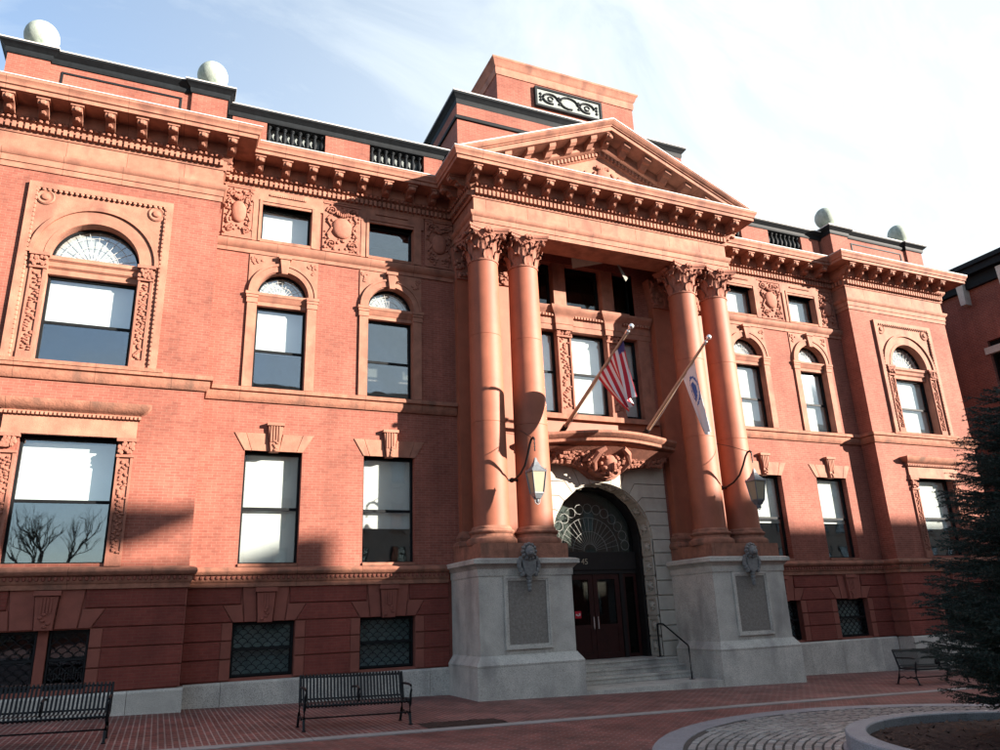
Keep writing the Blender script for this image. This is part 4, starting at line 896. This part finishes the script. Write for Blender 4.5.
# ------------------------------------------------------------------ wall lanterns on iron brackets between the columns
for s in (-1, 1):
    X = s*3.54; t = thing('bracket_lantern', 'lantern hung from curved bracket between the columns %s' % ('beside the striped flag' if s < 0 else 'beside the white flag'), 'lantern', (X, CY, 5.45), 'lanterns at the entrance')
    br = MB(); br.tube([(0, 0, 0), (0, -.25, .0), (0, -.55, .08), (0, -.85, .25), (0, -1.05, .5), (0, -1.2, .74), (0, -1.3, .84), (0, -1.4, .86), (0, -1.46, .80)], .03, 8)
    br.box(-.28, .28, -.03, .03, -.03, .03); br.blob((0, 0, 0), (.07, .1, .07), 8, 5); br.build('bracket_arm', IRON, t)
    MB().tube([(0, -1.34, .86), (-s*.1, -.7, 1.15), (-s*.2, -.25, 1.32)], .009, 5).build('stay_wire', IRON, t)
    c = MB()
    for k in range(7): c.blob((0, -1.46, .79-.045*k), (.014 if k % 2 else .026, .026 if k % 2 else .014, .03), 6, 4)
    c.build('chain', IRON, t)
    Z = -.16; lm = MB(); yc = -1.46
    def fr4(w0, z0, w1, z1, th=.018):
        for a, bq in ((-1, -1), (1, -1), (1, 1), (-1, 1)): lm.tube([(a*w0, yc+bq*w0, z0), (a*w1, yc+bq*w1, z1)], th, 4)
    fr4(.125, Z-.42, .19, Z+.12)
    for w_, z_ in ((.125, Z-.42), (.19, Z+.12)): lm.tube([(-w_, yc-w_, z_), (w_, yc-w_, z_), (w_, yc+w_, z_), (-w_, yc+w_, z_), (-w_, yc-w_, z_)], .02, 4)
    for (w0, z0), (w1, z1) in (((.215, Z+.12), (.10, Z+.26)), ((.10, Z+.26), (.06, Z+.36)), ((.05, Z+.36), (.02, Z+.48)), ((.07, Z-.56), (.13, Z-.43))):
        lm.add([(a*w0, yc+c_*w0, z0) for a, c_ in ((-1, -1), (1, -1), (1, 1), (-1, 1))]+[(a*w1, yc+c_*w1, z1) for a, c_ in ((-1, -1), (1, -1), (1, 1), (-1, 1))], [(0, 3, 2, 1), (4, 5, 6, 7)]+[(i, (i+1) % 4, 4+(i+1) % 4, 4+i) for i in range(4)])
    lm.blob((0, yc, Z-.60), (.05, .05, .07), 8, 5); lm.tube([(-.09, yc, Z-.5), (-.06, yc, Z-.66), (0, yc, Z-.7), (.06, yc, Z-.66), (.09, yc, Z-.5)], .014, 5)
    for a, c_ in ((-1, -1), (1, -1), (1, 1), (-1, 1)): lm.tube([(a*.19, yc+c_*.19, Z+.12), (a*.19, yc+c_*.19, Z+.2)], [.018, .006], 5)
    lm.build('lantern_frame', LANTM, t)
    for a in range(4):
        g_ = MB(); ca, sa = math.cos(a*math.pi/2), math.sin(a*math.pi/2); vs = []
        for d in (.0, .006):
            for u, h, w_ in ((-1, Z-.41, .12), (1, Z-.41, .12), (1, Z+.11, .183), (-1, Z+.11, .183)): x_, y_ = u*w_, -(w_-d); vs.append((x_*ca-y_*sa, yc+x_*sa+y_*ca, h))
        g_.add(vs, [(0, 1, 2, 3), (7, 6, 5, 4), (0, 4, 5, 1), (1, 5, 6, 2), (2, 6, 7, 3), (3, 7, 4, 0)]).build('lantern_pane', LANTG, t)

# ------------------------------------------------------------------ flagpoles and flags
for base, tip, nm in (((-1.4, -.3, 7.10), (-1.4, -4.45, 9.01), 'striped flag'), ((1.3, -.62, 7.08), (1.3, -4.2, 9.11), 'white flag')):
    b0 = Vector(base); t0 = Vector(tip)-b0; u = t0.normalized()
    fp = thing('flagpole', 'slanted bare wooden flagpole carrying the %s' % nm, 'flagpole', base, 'slanted flagpoles over the door')
    MB().tube([(0, 0, 0), t0*.5, t0*.93], [.06, .055, .04], 10).build('pole', POLEM, fp)
    f = MB(); f.tube([t0*.93, t0*.955, t0*.96, t0*.975], [.05, .05, .03, .03], 8); e = t0*.985+u*.02; f.blob(e, (.075, .075, .075), 12, 8); f.build('ball_tip', SILV, fp)
    f = MB(); f.tube([-u*.05, u*.35], .085, 10); f.box(-.12, .12, -.15, .12, -.16, -.04); f.build('pole_socket', IRON, fp)
    MB().tube([t0*.62+Vector((0, 0, -.06)), t0*.3+Vector((.03, 0, -.12)), Vector((.05, -.1, -.0))], .007, 4).build('halyard', FWHT, fp)
def flag(name, label, h0, h1, f0, f1, fold, colr, mats, ns=26, ntt=34, amp=.16):
    h0, h1, f0, f1 = map(Vector, (h0, h1, f0, f1)); vs = []; o = MB(); rnd = random.Random(3)
    for i in range(ns+1):
        s_ = i/ns
        for j in range(ntt+1):
            t = j/ntt; p = h0.lerp(h1, s_).lerp(f0.lerp(f1, s_), t); sag = Vector((0, 0, -.06*math.sin(math.pi*t)))
            p = p+sag+Vector((amp*math.sin(s_*fold+t*1.3)*(.25+t)*.9, .05*math.cos(s_*fold*1.3+t*2)*t, .03*math.sin(s_*9)*t)); vs.append(p-h0)
    fs = []
    for i in range(ns):
        for j in range(ntt): fs.append((i*(ntt+1)+j, (i+1)*(ntt+1)+j, (i+1)*(ntt+1)+j+1, i*(ntt+1)+j+1)); o.m.append(colr((i+.5)/ns, (j+.5)/ntt))
    o.v = [tuple(v) for v in vs]; o.f = fs; me = o.mesh(name, mats, 80, norm=False)
    fo = link(name, me, None, tuple(h0)); return tag(fo, label, 'flag', 'flags over the door')
flag('striped_flag', 'red and white striped flag with dark blue canton hanging limp from pole', (-1.4, -4.0, 8.77), (-1.4, -2.6, 8.12), (-1.4, -4.2, 7.15), (-1.36, -3.80, 6.86), 13,
     lambda s, t: 2 if (s < .24 and t < .17-.3*s) else (0 if int(s*13) % 2 == 0 else 1), [FRED, FWHT, FBLU], ns=39, amp=.085)
def st(s, t):
    e = ((s-.5)/.34)**2+((t-.34)/.22)**2; q = ((s-.5)/.2)**2+((t-.34)/.14)**2
    return 1 if (e < 1 and (q < 1 or e > .72)) else 0
flag('white_flag', 'white flag with blue oval emblem hanging limp and narrow from pole', (1.3, -3.45, 8.66), (1.3, -2.85, 8.32), (1.3, -3.66, 6.5), (1.3, -3.58, 6.46), 9, st, [FWHT, FBL2], ns=30, ntt=44, amp=.05)

# ------------------------------------------------------------------ benches
def rot_strap(path, w_, th):
    b = MB(); vs = []; n = len(path)
    for i, (y, z) in enumerate(path):
        y0, z0 = path[max(i-1, 0)]; y1, z1 = path[min(i+1, n-1)]; l = math.hypot(y1-y0, z1-z0); ny, nz = -(z1-z0)/l*th/2, (y1-y0)/l*th/2
        vs += [(-w_/2, y+ny, z+nz), (w_/2, y+ny, z+nz), (w_/2, y-ny, z-nz), (-w_/2, y-ny, z-nz)]
    return b.add(vs, [(4*i+k, 4*(i+1)+k, 4*(i+1)+(k+1) % 4, 4*i+(k+1) % 4) for i in range(n-1) for k in range(4)]+[(0, 1, 2, 3), (4*n-1, 4*n-2, 4*n-3, 4*n-4)])
SLAT = rot_strap([(.36, .80), (.37, .84), (.345, .87), (.31, .85), (.27, .74), (.20, .52), (.15, .44), (.09, .42), (-.1, .425), (-.26, .44), (-.31, .425), (-.325, .39), (-.31, .36)], .034, .008).mesh('slat', IRON)
eb = MB()
eb.tube([(0, .33, 0), (0, .25, .2), (0, .2, .42), (0, .29, .72), (0, .34, .86)], [.022, .026, .03, .026, .022], 8)
eb.tube([(0, -.34, 0), (0, -.27, .18), (0, -.28, .34), (0, -.30, .44)], [.022, .026, .028, .026], 8)
eb.tube([(0, .2, .4), (0, 0, .395), (0, -.3, .405)], .024, 8); eb.tube([(0, .26, .66), (0, .1, .665), (0, -.18, .67), (0, -.31, .65), (0, -.34, .58), (0, -.3, .5), (0, -.29, .43)], .02, 8)
eb.tube([(0, .27, .15), (0, .1, .2), (0, 0, .15), (0, -.1, .2), (0, -.28, .14)], .016, 6); eb.box(-.03, .03, .29, .37, 0, .015); eb.box(-.03, .03, -.38, -.30, 0, .015)
ENDM = eb.mesh('end_frame', IRON)
ab_ = MB(); ab_.tube([(0, .25, .64), (0, .1, .655), (0, -.16, .66), (0, -.27, .63), (0, -.29, .55), (0, -.26, .46), (0, -.24, .43)], .02, 8); ab_.blob((0, -.2, .55), (.03, .06, .08), 6, 4); ARMM = ab_.mesh('centre_arm', IRON)
RAILM = {n_: MB().tube([(-.94, y, z), (.94, y, z)], r_, 8).mesh(n_, IRON) for n_, y, z, r_ in (('stretcher', .02, .165, .014), ('seat_rail', -.28, .385, .018), ('back_rail', .335, .82, .016), ('lower_back_rail', .2, .46, .016))}
for X, Y, lab in ((-8.53, -4.86, 'black metal slat bench below the two latticed basement windows'), (-13.5, -4.62, 'black metal slat bench before the paired basement window'), (7.38, -4.2, 'black metal slat bench half hidden behind the spruce')):
    t = thing('park_bench', lab, 'bench', (X, Y, gz(X)+.004), 'benches along the front'); t.rotation_euler = (0, math.atan(.026), 0)
    for k in range(30): link('slat', SLAT, t, (-.9+k*1.8/29, 0, 0))
    for q in (-.95, .95): link('end_frame', ENDM, t, (q, 0, 0))
    link('centre_arm', ARMM, t)
    for n_, me in RAILM.items(): link(n_, me, t)

# ------------------------------------------------------------------ neighbouring building and the buildings across the square
nb = thing('neighbouring_building', 'dark shaded brick building with heavy eave standing right beside the pavilion', 'building', (20, -2.2, -.5))
B('wall', BRICKN, nb, (0, 9, 0, 16, -.5, 11.0-.0), (0, 9, 0, .9, 11.0, 13.0), (0, 9, 1.98, 3.9, 11.0, 13.0), (0, 9, 5.0, 16, 11.0, 13.0), (0, 9, 0, 16, 13.0, 15.6))
for y in (.9, 3.9): B('window_lintel', GRAN, nb, (-.05, .1, y-.15, y+1.25, 12.42, 12.72)); w0 = B('window', SASH, nb, (.18, .24, y, y+1.08, 9.6, 13.0)); B('pane', GLASSD, w0, (.16, .17, y+.08, y+1.0, 9.7, 12.4))
e = MB(); e.box(-.55, 9, -.5, 16, 16.0, 16.3); e.box(-.7, 9, -.6, 16, 16.3, 16.5); e.box(-.2, 9, -.1, 16, 15.5, 16.0); e.build('eave', BLACKM, nb)
for y in (.5, 2.35, 4.2): MB().prof([(y-.12, 14.8), (y+.12, 14.8), (y+.16, 15.9), (y-.16, 15.9)], -.4, .02).build('eave_bracket', GRAN, nb)
def across(name, lab, x0, x1, y0, h, m, chim=()):
    t = thing(name, lab, 'building', (x0, y0, -1.2)); w_ = x1-x0
    B('wall', m, t, (0, w_, -12, 0, -1, h+1.2)); B('cornice', TAN, t, (-.2, w_+.2, -12, .45, h+.5, h+1.0)); B('string_course', TAN, t, (0, w_, -.1, .12, 5.2, 5.6))
    nx_ = int(w_/2.6); wm = MB(); wm.box(-.6, .6, 0, .05, 0, 2.0); WM = wm.mesh('window', SASH); PM = MB().box(-.52, .52, .05, .06, .08, 1.92).mesh('pane', GLASS); SM = MB().box(-.7, .7, 0, .15, -.15, 0).mesh('sill', TAN)
    for i in range(nx_):
        for z in [1.6+3.3*k for k in range(int((h-1)/3.3))]:
            o = link('window', WM, t, ((i+.5)*w_/nx_, 0, z+1.2)); link('pane', PM, o); link('sill', SM, o)
    for cx_, cw_, ch_ in chim: B('chimney', m, t, (cx_-x0-cw_/2, cx_-x0+cw_/2, -1.2, 0, h+1.2, h+1.2+ch_))
across('office_building', 'tall tan office building across the square reflected in the windows', 36.2, 92, -34, 19.05, TAN)
across('row_building', 'brick row building with chimneys across the square reflected in the windows', 8, 36, -34, 17.75, BRICKN, ((30.4, .7, 1.0),))
rw = [o for o in bpy.data.objects if o.name == 'row_building'][0]
MB().poly([(x_+38.8-8, z_+15.8) for x_, z_ in ((-16, 4.5), (-11.5, 4.43), (-13.1, 3.6), (-16, 3.45))], -.4, 0).build('added_shadow_wedge', BRICKN, rw)  # unseen wedge added on the roof, outlined to throw a pointed shadow on the pavilion

across('low_row', 'low brick row closing the far side of the square behind the bare trees', -90, -12, -75, 6.0, BRICKN)
across('corner_building', 'tall brick corner building across the square reflected in the arched windows', -9, 7.8, -34, 18.6, TAN)

# ------------------------------------------------------------------ trees
def bare_tree(loc, h, seed, lab):
    rnd = random.Random(seed); t = thing('bare_tree', lab, 'tree', loc, 'bare trees across the square'); b = MB(); tr = MB()
    def grow(p, d, L_, r_, lv):
        pts = [p]; q = Vector(p); dd = d.copy()
        for k in range(4): dd = (dd+Vector((rnd.uniform(-.15, .15), rnd.uniform(-.15, .15), rnd.uniform(-.02, .12)))).normalized(); q = q+dd*L_/4; pts.append(q.copy())
        (tr if lv == 0 else b).tube(pts, [r_*(1-.12*k) for k in range(5)], 7 if lv < 2 else 4)
        if lv < 5:
            for k in range(rnd.choice((3, 3, 4)) if lv < 4 else 3):
                i_ = rnd.choice((2, 3, 4)) if lv else rnd.choice((3, 4)); a = rnd.uniform(0, 6.28); s_ = rnd.uniform(.45, .9)
                nd = (dd+Vector((math.cos(a)*s_, math.sin(a)*s_, rnd.uniform(-.05, .35)))).normalized(); grow(pts[i_], nd, L_*rnd.uniform(.58, .78), r_*.52, lv+1)
    grow(Vector((0, 0, -.1)), Vector((0, 0, 1)), h*.3, h*.022, 0); tr.build('trunk', BARK, t); b.build('crown', BARK, t)
bare_tree((-17.5, -27, gz(-17.5)), 11.5, 2, 'bare tree with forking limbs reflected in the wide ground floor window'); bare_tree((-22, -31, gz(-22)), 12.5, 5, 'taller bare tree farther across the square reflected in the same window')

def spruce(loc, h, rad, seed):
    rnd = np.random.default_rng(seed); t = thing('spruce_tree', 'dark blue green spruce growing in the round planter', 'tree', loc)
    MB().tube([(0, 0, 0), (.03, 0, h*.3), (0, .02, h*.6), (0, 0, h*.95)], [.2, .15, .09, .02], 10).build('trunk', BARK, t)
    segs = []; wood = MB()                      # twig segments: start, end
    z = .78
    while z < h-.3:
        f = 1-z/h; rr = rad*(f**.5)*(1.0 if z > 1.1 else .85); nb_ = int(12+8*f)
        for k in range(nb_):
            a = rnd.uniform(0, 2*math.pi); L_ = rr*rnd.uniform(.80, 1.06); droop = -.20*f-.03; zz = z+rnd.uniform(-.12, .12); n = 8; pts = []
            for i in range(n+1):
                s_ = i/n; pts.append(np.array([math.cos(a)*L_*s_, math.sin(a)*L_*s_, zz+L_*(droop*s_+.34*max(0, s_-.55)**1.5*1.4)]))
            wood.tube([tuple(p) for p in pts[::2]], [.03*L_/rad+.008, .02, .014, .009, .004], 5)
            segs.append((pts[-3], pts[-1]))
            m = max(4, int(L_/.115)); out_ = np.array([math.cos(a), math.sin(a), 0]); lat = np.array([-math.sin(a), math.cos(a), 0])
            for i in range(m):
                s_ = .22+.78*(i+rnd.uniform(0, 1))/m; q = min(n-1, int(s_*n)); p = pts[q]+(pts[q+1]-pts[q])*(s_*n-q)
                for sg in (-1, 1):
                    tl = (.14+.55*L_/2.4*(1-s_)**.7)*rnd.uniform(.7, 1.15); d = out_*.75+lat*sg*rnd.uniform(.55, .95)+np.array([0, 0, rnd.uniform(-.28, .16)]); d /= np.linalg.norm(d); e_ = p+d*tl
                    segs.append((p, e_))
                    if tl > .28:
                        for u in np.arange(.3, .95, .16/tl):
                            d2 = d*.8+lat*sg*rnd.uniform(-.7, .7)+out_*rnd.uniform(0, .5)+np.array([0, 0, rnd.uniform(-.25, .2)]); d2 /= np.linalg.norm(d2); p2 = p+d*tl*u; segs.append((p2, p2+d2*rnd.uniform(.08, .17)))
        z += .095
    wood.build('limbs', BARK, t)
    P0 = np.array([s[0] for s in segs]); P1 = np.array([s[1] for s in segs]); D = P1-P0; Ln = np.linalg.norm(D, axis=1); dn_ = D/Ln[:, None]
    cnt = np.maximum(6, (Ln/.0050).astype(int)); idx = np.repeat(np.arange(len(segs)), cnt); N = len(idx)
    u = rnd.uniform(0, 1, N); base = P0[idx]+D[idx]*u[:, None]; rv_ = rnd.normal(size=(N, 3)); ax = dn_[idx]; rv_ -= ax*(rv_*ax).sum(1)[:, None]; rv_ /= np.linalg.norm(rv_, axis=1)[:, None]
    nd = rv_*.8+ax*.75; nd /= np.linalg.norm(nd, axis=1)[:, None]; ln = rnd.uniform(.024, .042, N)[:, None]; side = np.cross(nd, rnd.normal(size=(N, 3))); side /= np.linalg.norm(side, axis=1)[:, None]
    V = np.empty((N, 3, 3)); V[:, 0] = base-side*.0050; V[:, 1] = base+side*.0050; V[:, 2] = base+nd*ln
    me = bpy.data.meshes.new('crown'); me.vertices.add(3*N); me.vertices.foreach_set('co', V.ravel()); me.loops.add(3*N); me.loops.foreach_set('vertex_index', np.arange(3*N, dtype=np.int32))
    me.polygons.add(N); me.polygons.foreach_set('loop_start', np.arange(0, 3*N, 3, dtype=np.int32)); me.materials.append(NEED); me.update(); me.validate()
    print('needles', N); link('crown', me, t)
spruce((-.7, PC.y, gz(PC.x)+.15), 5.05, 2.5, 4)
